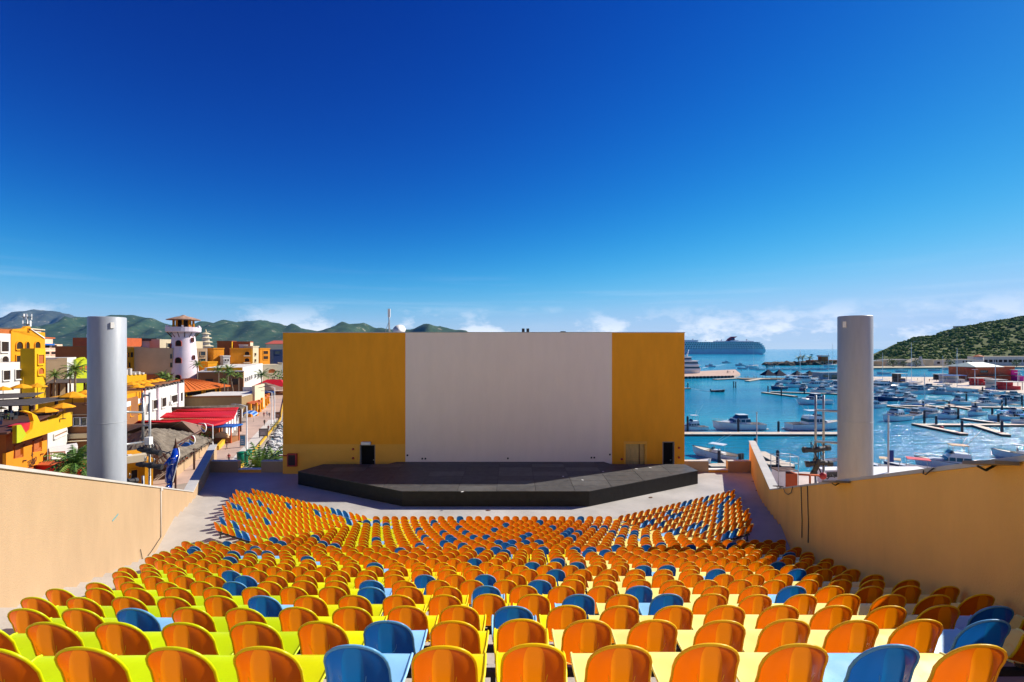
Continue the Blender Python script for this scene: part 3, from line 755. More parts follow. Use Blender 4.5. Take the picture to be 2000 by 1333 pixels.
def hip(name, pts, zE, apexes, mt, par, th=.25):
    # roof from an eave polygon (x,y) and a ridge (1 or 2 points)
    m = MB(); n = len(pts); vs = [(*p, zE) for p in pts]+[(*p, zE-th) for p in pts]+list(apexes)
    fs = [(i, (i+1) % n, n+(i+1) % n, n+i)[::-1] for i in range(n)]+[tuple(range(n, 2*n))[::-1]]
    for i in range(n):
        j = (i+1) % n
        a = min(range(len(apexes)), key=lambda k: (Vector(apexes[k][:2])-Vector(pts[i])).length)
        b = min(range(len(apexes)), key=lambda k: (Vector(apexes[k][:2])-Vector(pts[j])).length)
        fs.append((i, j, 2*n+a) if a == b else (i, j, 2*n+b, 2*n+a))
    m.add(vs, fs); o = m.build(name, mt, par); fix_normals(o); return o
m_wht = mat('white_render', (.64, .61, .56), .85, .2, .10, .3, .1, 6)
m_cream = mat('cream_render', (.64, .54, .36), .85, .2, .10, .3, .1, 6)
m_beige = mat('beige_render', (.60, .42, .24), .85, .2, .10, .2, .1, 6)
m_orange = mat('orange_render', (.66, .235, .012), .85, .2, .12, .3, .1, 6)
m_amber = mat('amber_render', (.68, .29, .008), .85, .2, .10, .3, .1, 6)
m_yellow = mat('yellow_render', (.68, .38, .004), .8, .25, .08, .3, .1, 6)
m_lime = mat('lime_render', (.40, .44, .01), .8, .25, .1, .3)
m_terra = mat('terracotta_render', (.42, .12, .03), .85, .2, .15, .3, .1, 6)
m_brown = mat('brown_render', (.30, .13, .05), .85, .2, .15, .3, .1, 6)
m_pink = mat('pink_render', (.74, .50, .36), .85, .2, .1, .3)
m_lil = mat('lilac_render', (.74, .62, .66), .85, .2, .06, .3, .25, 3)
m_tile = mat('roof_tile', (.56, .13, .02), .75, .25, .25, 1.2, .3, 4)
m_rust = mat('rust_roof', (.48, .10, .03), .75, .25, .15, .6)
m_redm = mat('red_sheet', (.62, .015, .02), .5, .4, .14, .5)
m_slat = mat('weathered_slats', (.10, .085, .075), .85, .2, .35, 1.5)
m_thatch = mat('palm_thatch', (.20, .165, .125), .95, .1, .5, .9, .9, 6)
m_tent = mat('brown_canvas', (.22, .135, .10), .85, .2, .12, .3)
m_umb = mat('orange_canvas', (.80, .33, .01), .8, .2, .08, .6)
m_wood = mat('dark_wood', (.09, .035, .02), .7, .3, .25, 2)
m_navyc = mat('navy_chair', (.02, .03, .09), .6)
m_blue = mat('blue_paint', (.01, .12, .45), .4, .4, .1, 1)
# --- restaurant with the angular yellow panel
r = Bld('restaurant_building', 'yellow and red restaurant building with angular yellow panel at the left edge', 'building', 12, 64, 92, 80, 834, 22, m_terra)
r.poly('lower_facade', [(12, 885), (27, 880), (26, 897), (46, 893), (46, 874), (63, 869), (63, 884), (82, 881), (82, 863), (92, 860), (92, 889), (85, 890), (84, 925), (80, 925), (80, 912), (72, 908), (60, 911), (46, 918), (46, 940), (12, 945)], -.35, -.02, m_orange)
r.win(27, 866, 45, 895, pane=m_terra, fr=m_terra); r.win(64, 856, 81, 881, pane=m_terra, fr=m_terra)
pan = r.poly('signage_panel', [(33, 866), (33, 831), (41, 830), (52, 849), (63, 839), (66, 822), (62, 808), (45, 803), (50, 802), (58, 804), (72, 812), (79, 826), (120, 815), (127, 809), (141, 805), (141, 832)], -2.6, -2.2, m_yellow)
r.poly('lime_corner', [(33, 866), (33, 831), (41, 830), (52, 849), (41, 864)], -2.66, -2.601, m_lime)
r.poly('red_wedge', [(42, 831), (63, 824), (65, 838), (52, 848.5)], -2.3, -1.0, m_redm)
MB().box(-8, r.L, -2.1, 22, r.zt+.004, r.zt+.25).build('terrace_slab', m_wood, r.t)
for i in range(9):
    x, y = 1+(i % 3)*5.5+R.uniform(-.8, .8), 2+(i//3)*4+R.uniform(-.8, .8); w = r.t.matrix_basis @ Vector((x, y, r.zt+.25))
    t = thing('terrace_table', 'dark dining table with chairs on the shaded terrace at the left edge', 'table', tuple(w), R.uniform(0, 3), 'tables on the left terrace')
    MB().lathe([(.55, .72), (.55, .76)], 12).build('table_top', m_white if i % 3 == 0 else m_wood, t); MB().tube([(0, 0, 0), (0, 0, .72)], .05, 6).build('pedestal', m_steel, t)
    for k in range(4):
        a = k*pi/2; MB().box(-.22, .22, -.22, .22, .42, .47).box(-.22, .22, .18, .22, .47, .92).box(-.2, -.16, -.2, .2, 0, .42).box(.16, .2, -.2, .2, 0, .42).build('chair', m_steel if i % 2 else m_navyc, t, (cos(a)*.9, sin(a)*.9, 0), a-pi/2)
# compass star and lettering of the sign
st = MB(); cx, cz = r.loc(56, 889); sc_ = .95
pts = []
for k in range(16):
    a = pi/2+2*pi*k/16; rr = {0:1.0, 4:.7, 2:.42}.get(k % 8 if k % 4 else k % 8, .3) if k % 2 == 0 else .24
    pts.append((cx+rr*sc_*cos(a)*.8, cz+rr*sc_*sin(a)*1.25))
st.vprism(pts, -.42, -.352); st.build('star_emblem', m_wood, r.t)
def text(body, size, parent, loc, mt, nm='lettering', rot=(pi/2, 0, 0), ext=.02, shear=0):
    cu = bpy.data.curves.new(nm, 'FONT'); cu.body = body; cu.size = size; cu.extrude = ext; cu.align_x = 'CENTER'; cu.align_y = 'CENTER'; cu.space_character = 1.15
    tmp = bpy.data.objects.new(nm, cu); COL.objects.link(tmp)
    me = bpy.data.meshes.new_from_object(tmp.evaluated_get(bpy.context.evaluated_depsgraph_get())); bpy.data.objects.remove(tmp)
    me.materials.clear(); me.materials.append(mt)
    o = part(nm, me, parent); o.location = loc; o.rotation_euler = rot; return o
cx, cz = r.loc(56, 902.5); text('TESORO', 1.05, r.t, (cx, -.38, cz), m_wood)
cx, cz = r.loc(56, 908.5); text('LOS CABOS', .5, r.t, (cx, -.38, cz), m_wood)
for px, py in ((38, 901), (73, 888)): cx, cz = r.loc(px, py); MB().box(cx-.22, cx+.22, -.7, -.35, cz-.08, cz+.06).build('spot_lamp', m_wood, r.t)
# slatted shade roofs
def shade(pts, z, lab, posts, dz=2.6, n=9):
    q = [G(px, py, z) for px, py in pts]; c = sum(q, Vector())/len(q)
    t = thing('shade_roof', lab, 'roof', (c.x, c.y, z-dz), 0, 'slatted shade roofs over the terraces')
    a, b, cc, d = q
    for i in range(n):
        s0, s1 = i/n, (i+.93)/n
        p = [a.lerp(d, s0), b.lerp(cc, s0), b.lerp(cc, s1), a.lerp(d, s1)]
        m = MB(); m.prism([((w-c).x, (w-c).y) for w in p], dz-.12+R.uniform(-.02, .02), dz); o = m.build('slat', m_slat, t); fix_normals(o)
    for px, py in posts:
        w = G(px, py, z)-c
        MB().box(w.x-.15, w.x+.15, w.y-.15, w.y+.15, 0, dz-.14).build('post', m_wood, t)
    return t
shade([(-70, 784), (158, 774), (58, 791.5), (-70, 795)], 13.2, 'large grey slatted shade roof at the left edge above the yellow panel', [(20, 788), (60, 788), (110, 780)])
shade([(-70, 772), (86, 766.5), (63, 774.5), (-70, 782)], 13.6, 'second grey slatted shade roof from below at the left edge', [(40, 774), (66, 771)])
shade([(105, 740), (200, 739), (200, 747.5), (90, 749)], 13.0, 'dark slatted shade roof beside the grey column above orange parasols', [(100, 747), (115, 745), (130, 746), (165, 746)], 4)
shade([(-50, 742), (78, 738.5), (62, 742.5), (-50, 751)], 13.4, 'topmost grey slatted shade roof at the left edge under the white hotel', [(15, 747), (37, 745)], 3)
def umbrella(px, py, w, D, lab, hgt=2.6):
    c = P(px, py, D); rr = w/2/F*D
    t = thing('parasol', lab, 'parasol', (c.x, c.y, c.z-hgt), R.uniform(0, .8), 'orange parasols on the terraces')
    m = MB(); prof = [(rr, hgt-.42*rr), (rr*.5, hgt-.16*rr), (.05, hgt)]
    m.lathe(prof, 8, smooth=False); m.lathe([(rr, hgt-.5*rr), (rr, hgt-.42*rr)], 8, smooth=False); m.build('canopy', m_umb, t)
    m = MB(); m.tube([(0, 0, 0), (0, 0, hgt+.1)], .05, 6); m.lathe([(.35, 0), (.35, .1), (.1, .14)], 10); m.build('pole', m_wood, t)
    return t
for px, py, w, D, lab in ((6, 755, 30, 84, 'orange parasol at the left picture edge above the slatted roofs'), (42, 750, 34, 86, 'orange parasol left of two open under the white hotel'), (73, 749, 30, 88, 'orange parasol right of two open under the white hotel'), (142, 765, 44, 82, 'large orange parasol on the terrace left of the grey column'), (166, 762, 30, 84, 'orange parasol half hidden behind the left grey column'),
    (123, 787, 38, 77, 'orange parasol above the right end of the yellow panel'), (88, 795, 40, 74, 'orange parasol above the middle of the yellow panel'), (2, 795, 16, 76, 'sliver of orange parasol at the left edge under the slatted roof'),
    (258, 746, 26, 118, 'orange parasol just right of the left grey column'), (272, 744, 24, 122, 'orange parasol in the terrace cluster, second from the grey column'), (283, 742, 24, 127, 'orange parasol in the terrace cluster, third from the grey column'), (296, 741, 24, 131, 'orange parasol in the terrace cluster, fourth from the grey column'), (309, 739, 24, 136, 'orange parasol in the terrace cluster, farthest from the grey column'), (268, 751, 26, 114, 'lower orange parasol at the front of the terrace cluster'), (287, 748, 26, 119, 'second lower orange parasol at the front of the terrace cluster')):
    umbrella(px, py, w, D, lab)
# --- brown office block behind the left column
b = Bld('brown_block', 'brown block with white framed windows left of the grey column', 'building', 128, 94, 215, 96, 788, 12, m_brown)
for x in (145, 159, 173): b.win(x, 816, x+11, 831, fr=m_white)
b.box('ledge', 128, 845, 215, 858, -.5, 0, m_cream); b.box('upper_band', 128, 808, 215, 812, -.12, 0, m_cream); b.box('awning', 132, 860, 215, 863, -1.6, 0, m_cream)
b = Bld('white_annexe', 'low white annexe with an open balcony right of the yellow panel', 'building', 93, 84, 131, 93, 833, 6, m_wht)
b.win(104, 841, 128, 855, pane=m_brown, fr=m_wht); b.box('roof_lip', 92, 830, 132, 833, -.3, 2, m_cream)
t = thing('white_canopy', 'white flat canopy on posts above the near palm', 'canopy', tuple(G(125, 925, STREET)))
q = [G(95, 874, 5) - Vector(t.location), G(150, 866, 5)-Vector(t.location), G(152, 872, 5)-Vector(t.location), G(128, 882, 5)-Vector(t.location), G(97, 884, 5)-Vector(t.location)]
o = MB().prism([(w.x, w.y) for w in q][::-1], 3.6, 3.85).build('roof', m_white, t); fix_normals(o)
for k in (0, 1, 3, 4): w = q[k]*.96; MB().box(w.x-.12, w.x+.12, w.y-.12, w.y+.12, 0, 3.6).build('post', m_white, t)
t = thing('red_stall', 'low red market stall behind the near palm fronds', 'stall', tuple(G(112, 940, STREET)))
MB().box(-4, 3.5, 0, 2.5, 0, 2.4).build('counter', m_redm, t); MB().box(-4.3, 3.8, -.4, 3, 2.4, 2.55).build('roof', m_rust, t)
# --- hotel left
b = Bld('white_hotel', 'white hotel wing with tall openings at the far left', 'building', -30, 103, 26, 113, 650, 14, m_wht)
for x0, y0, x1, y1, ar in ((1, 668, 15, 687, 0), (2, 696, 15, 709, 1)): b.win(x0, y0, x1, y1, ar, pane=m_open)
b.box('roof_cap', -30, 644, 22, 650, .2, 6, m_terra)
b = Bld('orange_hotel', 'amber hotel gable house with arched windows and sloping white parapet', 'building', 22, 112, 88, 126, 646, 13, m_amber)
b.poly('gable', [(24, 648), (24, 644), (47, 642), (52, 637.5), (58, 637.5), (62, 644), (88, 661.5), (88, 663)], .0, .6, m_amber)
b.poly('gable_coping', [(61, 643.5), (62, 643), (88, 660), (88, 662)], -.25, .7, m_white)
for x0, y0, x1, y1, ar in ((30.5, 668, 43, 682, 1), (49, 668, 56, 681, 1), (67, 668, 77, 680, 1), (30.5, 695, 43, 713.5, 0), (49, 693.5, 58.5, 706.5, 0), (54, 642, 57.5, 646.5, 0)): b.win(x0, y0, x1, y1, ar, pane=m_open)
b = Bld('yellow_hotel', 'bright yellow hotel bay with red openings beside the gable', 'building', 68, 108, 89, 113, 681, 2.4, m_yellow)
for x0, y0, x1, y1, ar in ((73, 693.5, 84, 711, 0), (73, 718.5, 84, 731.5, 1)): b.win(x0, y0, x1, y1, ar, pane=m_terra)
b = Bld('white_arcade', 'lower white arcade storey with square openings under the amber hotel', 'building', -30, 98, 67, 111, 710, 6, m_wht)
for x0, y0, x1, y1, ar in ((5, 724, 18, 743, 0), (29, 722.5, 41, 741, 0), (51, 720.5, 63, 733, 1)): b.win(x0, y0, x1, y1, ar, pane=m_open)
b.box('yellow_base', 46, 735, 67, 752, -.6, 0, m_yellow)
b = Bld('tan_block', 'tan block with curved parapet and white end right of the yellow hotel', 'building', 90, 134, 131, 137, 704, 9, m_beige)
b.poly('curved_parapet', [(90, 704.5), (90, 703.5), (108, 702.5), (113, 700), (131, 699.5), (131, 704.5)], 0, .6, m_beige)
b = Bld('white_lime_house', 'white and lime house front just left of the grey column', 'building', 131, 137, 149, 145, 699, 8, m_wht)
b.win(136, 714, 144, 725)
b = Bld('lime_house', 'lime yellow house with small windows against the grey column', 'building', 149, 143, 186, 156, 703, 8, m_lime)
b.poly('stepped_gable', [(150, 703.5), (152, 701), (161, 698), (166, 698), (168, 701), (175, 703.5)], 0, .5, m_lime)
for x in (153, 164): b.win(x, 714, x+7, 724, pane=m_terra)
b = Bld('dark_red_block', 'long dark brick red block behind the left grey column', 'building', 108, 190, 215, 192, 678, 14, m_terra); b.roof(m_brown, .2, .3)
b = Bld('rust_block', 'rust red upper block with a white water tank', 'building', 142, 215, 240, 218, 660, 14, m_rust)
MB().lathe([(1, 0), (1.1, .4), (1.1, 1.6), (.6, 2.0)], 12, (b.L*.24, 3, b.zt)).build('water_tank', m_white, b.t)
b = Bld('pink_hotel', 'pale pink stepped hotel under the cell antenna', 'building', 72, 230, 122, 262, 672, 20, m_pink)
for i, x in enumerate((85, 99)):
    for y in (674, 687): b.win(x, y, x+11, y+6, pane=m_open)
MB().box(1, b.L*.8, 2, 16, b.zt, b.zt+3).build('upper_storey', m_pink, b.t); MB().box(.5, b.L*.85, 1.5, 16.5, b.zt+3, b.zt+3.5).build('parapet', m_tile, b.t)
MB().box(3, b.L*.55, 4, 15, b.zt+3.5, b.zt+7).build('penthouse', m_wht, b.t); MB().box(2, b.L*.6, 3, 15.5, b.zt+7, b.zt+7.5).build('roof_slab', m_cream, b.t)
MB().box(b.L*.1, b.L*.5, -1.6, 0, b.zt-.6, b.zt+.2).build('solar_panel', m_blue, b.t)
t = thing('cell_antenna', 'cell antenna cluster rising above the amber hotel', 'antenna', (XP(53, 150), 150, ZP(640, 150)))
MB().tube([(0, 0, -8), (0, 0, 4)], .22, 6).build('pole', m_galv, t)
for k in range(6):
    a = k*pi/3; MB().box(-.22, .22, -.12, .12, -.9, .9).build('panel', m_white, t, (cos(a)*1.0, sin(a)*1.0, 1.2+(2.1 if k % 2 else 0)), a+pi/2)
MB().lathe([(1.15, 1.0), (1.15, 1.1), (1.05, 1.1), (1.05, 1.0)], 12).lathe([(1.15, 3.2), (1.15, 3.3), (1.05, 3.3), (1.05, 3.2)], 12).build('ring', m_steel, t)
# --- right of the left column
b = Bld('orange_office', 'orange office front with dark windows left of the white promenade building', 'building', 225, 97, 280, 112, 776, 12, m_amber)
for x0, y0, x1, y1 in ((253, 792, 262, 812), (268, 789, 278, 806)): b.win(x0, y0, x1, y1, pane=m_open)
b.box('white_band', 235, 786, 280, 789, -.2, 0, m_white)
for px, y0, y1, lab in ((266, 781, 786, 'left of two dark red hanging banners on the orange office front'), (272, 760, 785, 'right of two dark red hanging banners on the orange office front')):
    x, z = b.loc(px, 760); x2, z2 = b.loc(px, 792)
    w = b.t.matrix_basis @ Vector((x, -1.0, 0))
    t = thing('hanging_banner', lab, 'banner', (w.x, w.y, b.z0+z2), b.ang, 'red banners')
    h = z-z2
    MB().vprism([(-.3, h*.3), (0, 0), (.35, h*.25), (.4, h), (.0, h)], -.06, .06).build('cloth', mat('banner_red', (.25, .02, .015), .8), t)
    MB().tube([(0, 0, h), (0, 1.0, h+.1)], .05, 6).build('bracket', m_wood, t)
b = Bld('white_promenade_building', 'white promenade building with pilasters and dark windows below the lighthouse', 'building', 280, 112, 360, 141, 764, 12, m_wht)
for x0, y0, x1, y1, ar in ((285, 787, 291, 806, 1), (298, 781, 305, 800, 0), (315, 776.5, 323, 796, 0), (333.5, 771, 345, 788.5, 0), (350, 767, 355.5, 785, 0)):
    b.win(x0, y0, x1, y1, ar, pane=m_open)
for x in (305, 345.5): xx, _ = b.loc(x, 780); MB().box(xx, xx+1.6, -.5, 0, 0, b.zt).build('pilaster', m_lil, b.t)
for px, py in ((331, 787),): xx, zz = b.loc(px, py); MB().box(xx-.5, xx+.5, -.6, 0, zz-.4, zz+.4).build('air_conditioner', m_white, b.t)
for i in range(14):
    x = b.L*(i+.5)/14; MB().box(x-.6, x+.6, -.15, .5, b.zt, b.zt+R.uniform(.3, .8)).build('planter', m_slat, b.t)
MB().box(0, b.L, .5, 11.5, b.zt+.004, b.zt+.2).build('terrace_deck', m_brown, b.t)
# tile-roofed pavilion
b = Bld('tile_roof_pavilion', 'yellow pavilion with an orange tiled hip roof below the lighthouse', 'building', 360, 150, 432, 168, 764, 14, m_amber)
for x0, x1, y0, y1 in ((364, 393, 763.5, 775), (400, 419.5, 760.5, 771), (423, 427, 759, 772)): b.win(x0, y0, x1, y1, pane=m_open, fr=m_yellow)
hip('roof', [(-2.4, -1.8), (b.L+2.4, -1.8), (b.L+2.4, 15.6), (-2.4, 15.6)], b.zt+.05, [(b.L*.40, 6.5, b.zt+3.2), (b.L*.62, 6.5, b.zt+3.2)], m_tile, b.t)
for i in range(10):
    x = -2.3+(b.L+4.6)*i/9; MB().tube([(x, -1.8, b.zt+.12), (b.L*.40+(b.L*.22)*i/9, 6.4, b.zt+3.25)], .10, 5).build('tile_ridge', m_tile, b.t)
# lighthouse
LX, LD = XP(358.5, 205), 205
t = thing('lighthouse', 'white plastered lighthouse tower with a railed gallery and tiled lantern roof', 'lighthouse', (LX, LD, STREET))
zg = ZP(650, LD)-STREET; k_ = LD/F
m = MB(); m.lathe([(29*k_, 0), (26*k_, zg*.3), (23*k_, zg*.58), (20.5*k_, zg*.82), (19*k_, zg-1.2), (19.2*k_, zg)], 40); m.build('shaft', m_lil, t)
m = MB(); m.lathe([(19.2*k_, zg), (28*k_, zg+.1), (29.5*k_, zg+.4), (29.5*k_, zg+2.2), (28.3*k_, zg+2.2), (28.3*k_, zg+.8), (0, zg+.8)], 28, smooth=False); m.build('gallery', m_lil, t)
for i in range(14):
    a = 2*pi*i/14; MB().tube([(cos(a)*19*k_, sin(a)*19*k_, zg-2.0), (cos(a)*27*k_, sin(a)*27*k_, zg+.1)], .16, 4).build('corbel', m_wood, t)
for i in range(10):
    a = 2*pi*i/10+.2; MB().box(-.28, .28, -.28, .28, zg+.8, zg+5.4).build('lantern_post', m_orange, t, (cos(a)*17*k_, sin(a)*17*k_, 0), a)
MB().lathe([(10*k_, zg+.8), (10*k_, zg+5.2)], 12).build('lantern_room', m_open, t)
m = MB(); m.lathe([(28.5*k_, zg+5.2), (28.8*k_, zg+5.5), (14*k_, zg+6.5), (6*k_, zg+6.9), (.4, zg+7.4)], 12, smooth=False); m.build('lantern_roof', mat('old_tile', (.42, .26, .18), .9, .1, .5, .5, .5, 2), t)
for k in range(6):
    a = 2*pi*k/6; MB().box(-.4, .4, -.3, .3, zg+2.2, zg+2.9).build('finial', m_lil, t, (cos(a)*29*k_, sin(a)*29*k_, 0), a)
def tower_win(px, y0, y1, w):
    dx = (px-358.5)*k_; z0, z1 = ZP(y1, LD)-STREET, ZP(y0, LD)-STREET; zc = (z0+z1)/2
    rr = (29-9*zc/zg-.6)*k_; rr = max(rr, abs(dx)+.1); a = math.asin(max(-1, min(1, dx/rr)))
    x, y = sin(a)*rr, -cos(a)*rr; ww = w*k_/2
    hh = z1-z0
    ol = [(-ww, 0), (ww, 0)]+[(ww*cos(q), hh-ww+ww*sin(q)) for q in [pi*i/8 for i in range(9)]]
    f = MB().vprism([(p[0]*1.3, p[1]*1.08-.15) for p in ol], -.28, .5).build('window', mat('window_red', (.30, .06, .04), .8), t, (x, y, z0), a)
    MB().vprism(ol, -.34, -.285).build('pane', m_open, f)
for px, y0, y1, w in ((344, 671, 681, 6), (363, 665.5, 676, 8), (342.5, 704, 714, 6), (364, 698, 708.5, 8.5), (341, 735, 743, 6), (365, 731, 741, 7.5), (379, 660, 668, 4), (381.5, 694, 702, 4)): tower_win(px, y0, y1, w)
# beige theatre-like wall
b = Bld('beige_block', 'large windowless beige block with a wavy parapet behind the lighthouse', 'building', 262, 196, 337, 200, 680, 26, m_beige)
b.poly('wavy_parapet', [(262, 680.5), (262, 677.5), (276, 677.5), (290, 680), (337, 680), (337, 680.6)], 0, .8, m_beige)
b.box('plinth', 262, 731, 337, 742, -.6, 0, m_terra)
for py in (692, 709): b.win(332.5, py, 336.5, py+9)
b = Bld('yellow_narrow_house', 'narrow yellow house beside the big beige block', 'building', 228, 186, 262, 196, 679, 10, m_amber)
for x0, y0, x1, y1, ar in ((249, 689, 252, 698, 0), (254, 688.5, 259.5, 698, 0), (250, 708, 254.5, 718, 1), (251, 725, 255, 730, 1)): b.win(x0, y0, x1, y1, ar, pane=m_open)
b = Bld('yellow_terrace', 'low yellow terrace wall with white beams above the parasols', 'wall', 245, 150, 286, 156, 733, 8, m_yellow)
for i in range(5): MB().box(b.L*i/5, b.L*i/5+.5, -.3, 8, b.zt, b.zt+R.uniform(.5, 2.0)).build('beam', m_wht, b.t)
b = Bld('rooftop_house', 'white rooftop house with dark doorway above the beige block', 'building', 245, 230, 312, 236, 664, 12, m_wht)
b.win(292, 671, 300, 679.5); b.box('dark_roof', 270, 661.5, 306, 666, -1, 11, m_slat); b.box('tile_roof', 240, 664, 270, 668, -1, 11, m_tile)
b = Bld('cream_rooftop_house', 'small cream rooftop house left of the lighthouse', 'building', 312, 232, 337, 238, 663, 10, m_cream)
b.win(326, 671, 333, 679)
# --- behind / right of the lighthouse
b = Bld('beige_apartments', 'beige apartment block with small balconies right of the lighthouse', 'building', 378, 232, 404, 236, 681, 14, m_beige)
for y in (687, 701): b.win(392, y, 401, y+8)
MB().box(b.L, b.L+.2, .2, 13.8, 0, b.zt).build('lit_end', m_wht, b.t)  # sunlight on this end put in as a paler colour
b = Bld('cream_upper_block', 'cream upper block behind the beige apartments', 'building', 378, 262, 396, 268, 667, 12, m_cream)
t = thing('pagoda_tower', 'small tiered pagoda like tower right of the lighthouse', 'tower', (XP(402, 300), 300, ZP(682, 300)))
for k in range(4):
    z = k*2.5; rr = 4.2-k*.5
    MB().lathe([(rr*.62, z), (rr*.62, z+1.7)], 10).build('storey', m_wht, t); MB().lathe([(rr, z+1.6), (rr*.95, z+1.9), (rr*.5, z+2.5)], 12, smooth=False).build('tier_roof', m_cream, t)
MB().lathe([(.9, 10), (.3, 11.4), (.05, 12.3)], 8).build('finial', m_cream, t)
def ob(name, lab, pa, Da, pb, Db, yt, th, mt, wins=(), lit=None, z0=STREET):
    b = Bld(name, lab, 'building', pa, Da, pb, Db, yt, th, mt, z0)
    for w in wins: b.win(*w, pane=m_open)
    if lit:
        MB().box(b.L+.003, b.L+.2, .2, th-.2, 0, b.zt).build('lit_end', lit, b.t)  # sunlit side of the block painted in a brighter colour
    b.roof(mt, .25, .5)
    return b
ob('orange_apartments', 'dark orange apartment block with one end coloured sunlit yellow, first right of the lighthouse', 417, 240, 437, 244, 682, 9, m_orange, (), m_yellow)
b = ob('orange_apartments', 'dark orange apartment block with two stacked arched balconies', 450, 248, 491, 253, 682, 12, m_orange, ((478, 687, 487, 694, True), (478, 700, 487, 707, True)), m_yellow)
for y in (694.5, 708): b.box('balcony', 476, y, 489, y+2, -1.4, 0, m_cream)
ob('orange_apartments', 'farthest dark orange apartment block with cream balconies near the stage wall', 508, 285, 527, 292, 682, 10, m_orange, ((514, 686, 523, 692), (514, 696, 523, 702)), m_yellow)
ob('white_stair_tower', 'slim white stair tower between the orange apartment blocks', 436, 238, 449, 240, 697, 6, m_wht, ((439, 702, 442, 706), (444, 702, 447, 706)))
ob('cream_stair_tower', 'slim cream stair tower right of the arched balconies', 494, 262, 505, 266, 678, 8, m_cream, ((497, 690, 500, 695), (497, 702, 500, 707)))
ob('yellow_porch', 'small yellow porch house with an arch below the orange apartments', 406, 222, 424, 226, 709, 7, m_amber, ((409, 717, 414, 725, True),), m_yellow)
ob('dark_red_penthouse', 'dark red rooftop storey left half above the orange apartments', 424, 268, 452, 270, 668, 10, m_terra, (), m_yellow)
ob('dark_red_penthouse', 'rust rooftop storey right half above the orange apartments', 453, 272, 488, 275, 669, 10, m_rust, (), m_cream)
ob('white_plant_room', 'white rooftop plant room with a dome on the orange apartments', 467, 262, 484, 264, 675, 6, m_wht)
b = Bld('brown_shop', 'low brown shop block with dark windows behind the leaning palms', 'building', 388, 196, 475, 203, 728, 16, m_brown)
for x0, x1 in ((401, 416), (430, 441), (452, 466)): b.win(x0, 740, x1, 752)
b.roof(m_wht, .3, .35)
b = Bld('long_white_building', 'long white sunlit building with small windows right of the leaning palms', 'building', 474, 206, 513, 262, 718, 14, m_wht)
for x0, x1, y in ((478, 480, 738), (482, 484, 737), (486, 488, 735), (490, 492, 733), (497, 499, 731), (503, 505, 729)): b.win(x0, y, x1, y+8, sill=False)
MB().box(-.2, 0, .2, 13, 0, b.zt).build('shaded_end', m_amber, b.t)  # shade on this end put into its colour
b = Bld('arched_white_house', 'pale house with a wide brown arch by the stage wall edge', 'building', 511, 262, 551, 268, 713, 12, m_cream)
b.win(524, 721, 538, 729, True, pane=m_terra); MB().box(b.L+.003, b.L+.3, 0, 12, 0, b.zt+1).build('lit_end', m_wht, b.t)  # end wall whitened to look sunlit
b = Bld('red_roof_house', 'pale house with a red roof touching the stage wall edge', 'building', 520, 420, 560, 425, 672, 14, m_cream)
hip('roof', [(-1, -1), (b.L+1, -1), (b.L+1, 15), (-1, 15)], b.zt, [(b.L*.3, 7, b.zt+3), (b.L*.7, 7, b.zt+3)], mat('faded_red_tile', (.50, .10, .07), .8), b.t)
b = Bld('dark_glass_house', 'dark blue glazed house by the stage wall edge', 'building', 534, 350, 552, 354, 683, 10, mat('navy_wall', (.02, .03, .09), .5))
b.win(537, 686, 548, 692)
# far town
fm = [m_wht, m_cream, m_pink, m_beige]
for i in range(34):
    D = RR.uniform(520, 1900); px = RR.uniform(-20, 545)
    w, h = RR.uniform(10, 26), RR.uniform(5, 13)
    t = thing('distant_house', 'tiny pale house in the distant town below the green mountains', 'house', (XP(px, D), D, 1.9), RR.uniform(-.4, .4), 'distant town houses')
    MB().box(-w/2, w/2, 0, RR.uniform(8, 15), 0, h).build('wall', fm[i % 4], t); MB().box(-w/2-.3, w/2+.3, -.3, 8, h, h+.5).build('roof', m_tile if i % 3 == 0 else m_wht, t)
    for k in range(3): MB().box(-w*.35+k*w*.27, -w*.35+k*w*.27+w*.14, -.12, 0, h*.3, h*.65).build('window', m_open, t)
# --- roofs along the promenade
def plate(nm, pts, z, mt, par, th=.2, c=None):
    q = [G(p[0], p[1], p[2] if len(p) > 2 else z) for p in pts]
    m = MB(); n = len(q); c = c or Vector((0, 0, 0))
    q = [w-c for w in q]
    m.add([tuple(w) for w in q]+[(w.x, w.y, w.z-th) for w in q], [tuple(range(n)), tuple(range(n, 2*n))[::-1]]+[(i, n+i, n+(i+1) % n, (i+1) % n) for i in range(n)])
    o = m.build(nm, mt, par); fix_normals(o); return o
t = thing('red_roof_market', 'long market hall under bright red corrugated roofs beside the promenade', 'building', tuple(G(380, 862, STREET))); c = Vector(t.location)
bands = [[(345, 800.5, 7.2), (466, 796, 7.2), (462, 803, 6.6), (335, 805, 6.6)], [(325, 806.5, 6.8), (463, 803.2, 6.8), (457, 816, 6.0), (312, 816, 6.0)], [(270, 822, 6.2), (458, 816.2, 6.2), (436, 828, 5.3), (412, 832, 5.2), (350, 828.5, 5.2), (262, 827.5, 5.2)]]
for bd in bands:
    o = plate('roof', bd, 6, m_redm, t, .15, c)
    q = [G(*p)-c for p in bd]; a0, a1, b1, b0 = q[0], q[1], q[2], q[-1]
    rb = MB()
    for i in range(46):
        s_ = (i+.5)/46; rb.tube([a0.lerp(a1, s_)+Vector((0, 0, .03)), b0.lerp(b1, s_)+Vector((0, 0, .03))], .07, 4)
    rb.build('corrugation', m_redm, o)
w0 = G(440, 856, STREET)-c; w1 = G(466, 832, STREET)-c
for i in range(6):
    p = w0.lerp(w1, i/5); MB().box(p.x-.35, p.x+.35, p.y-.35, p.y+.35, 0, 4.2).build('column', m_white, t)
d = (w1-w0); ang = atan2(d.y, d.x)
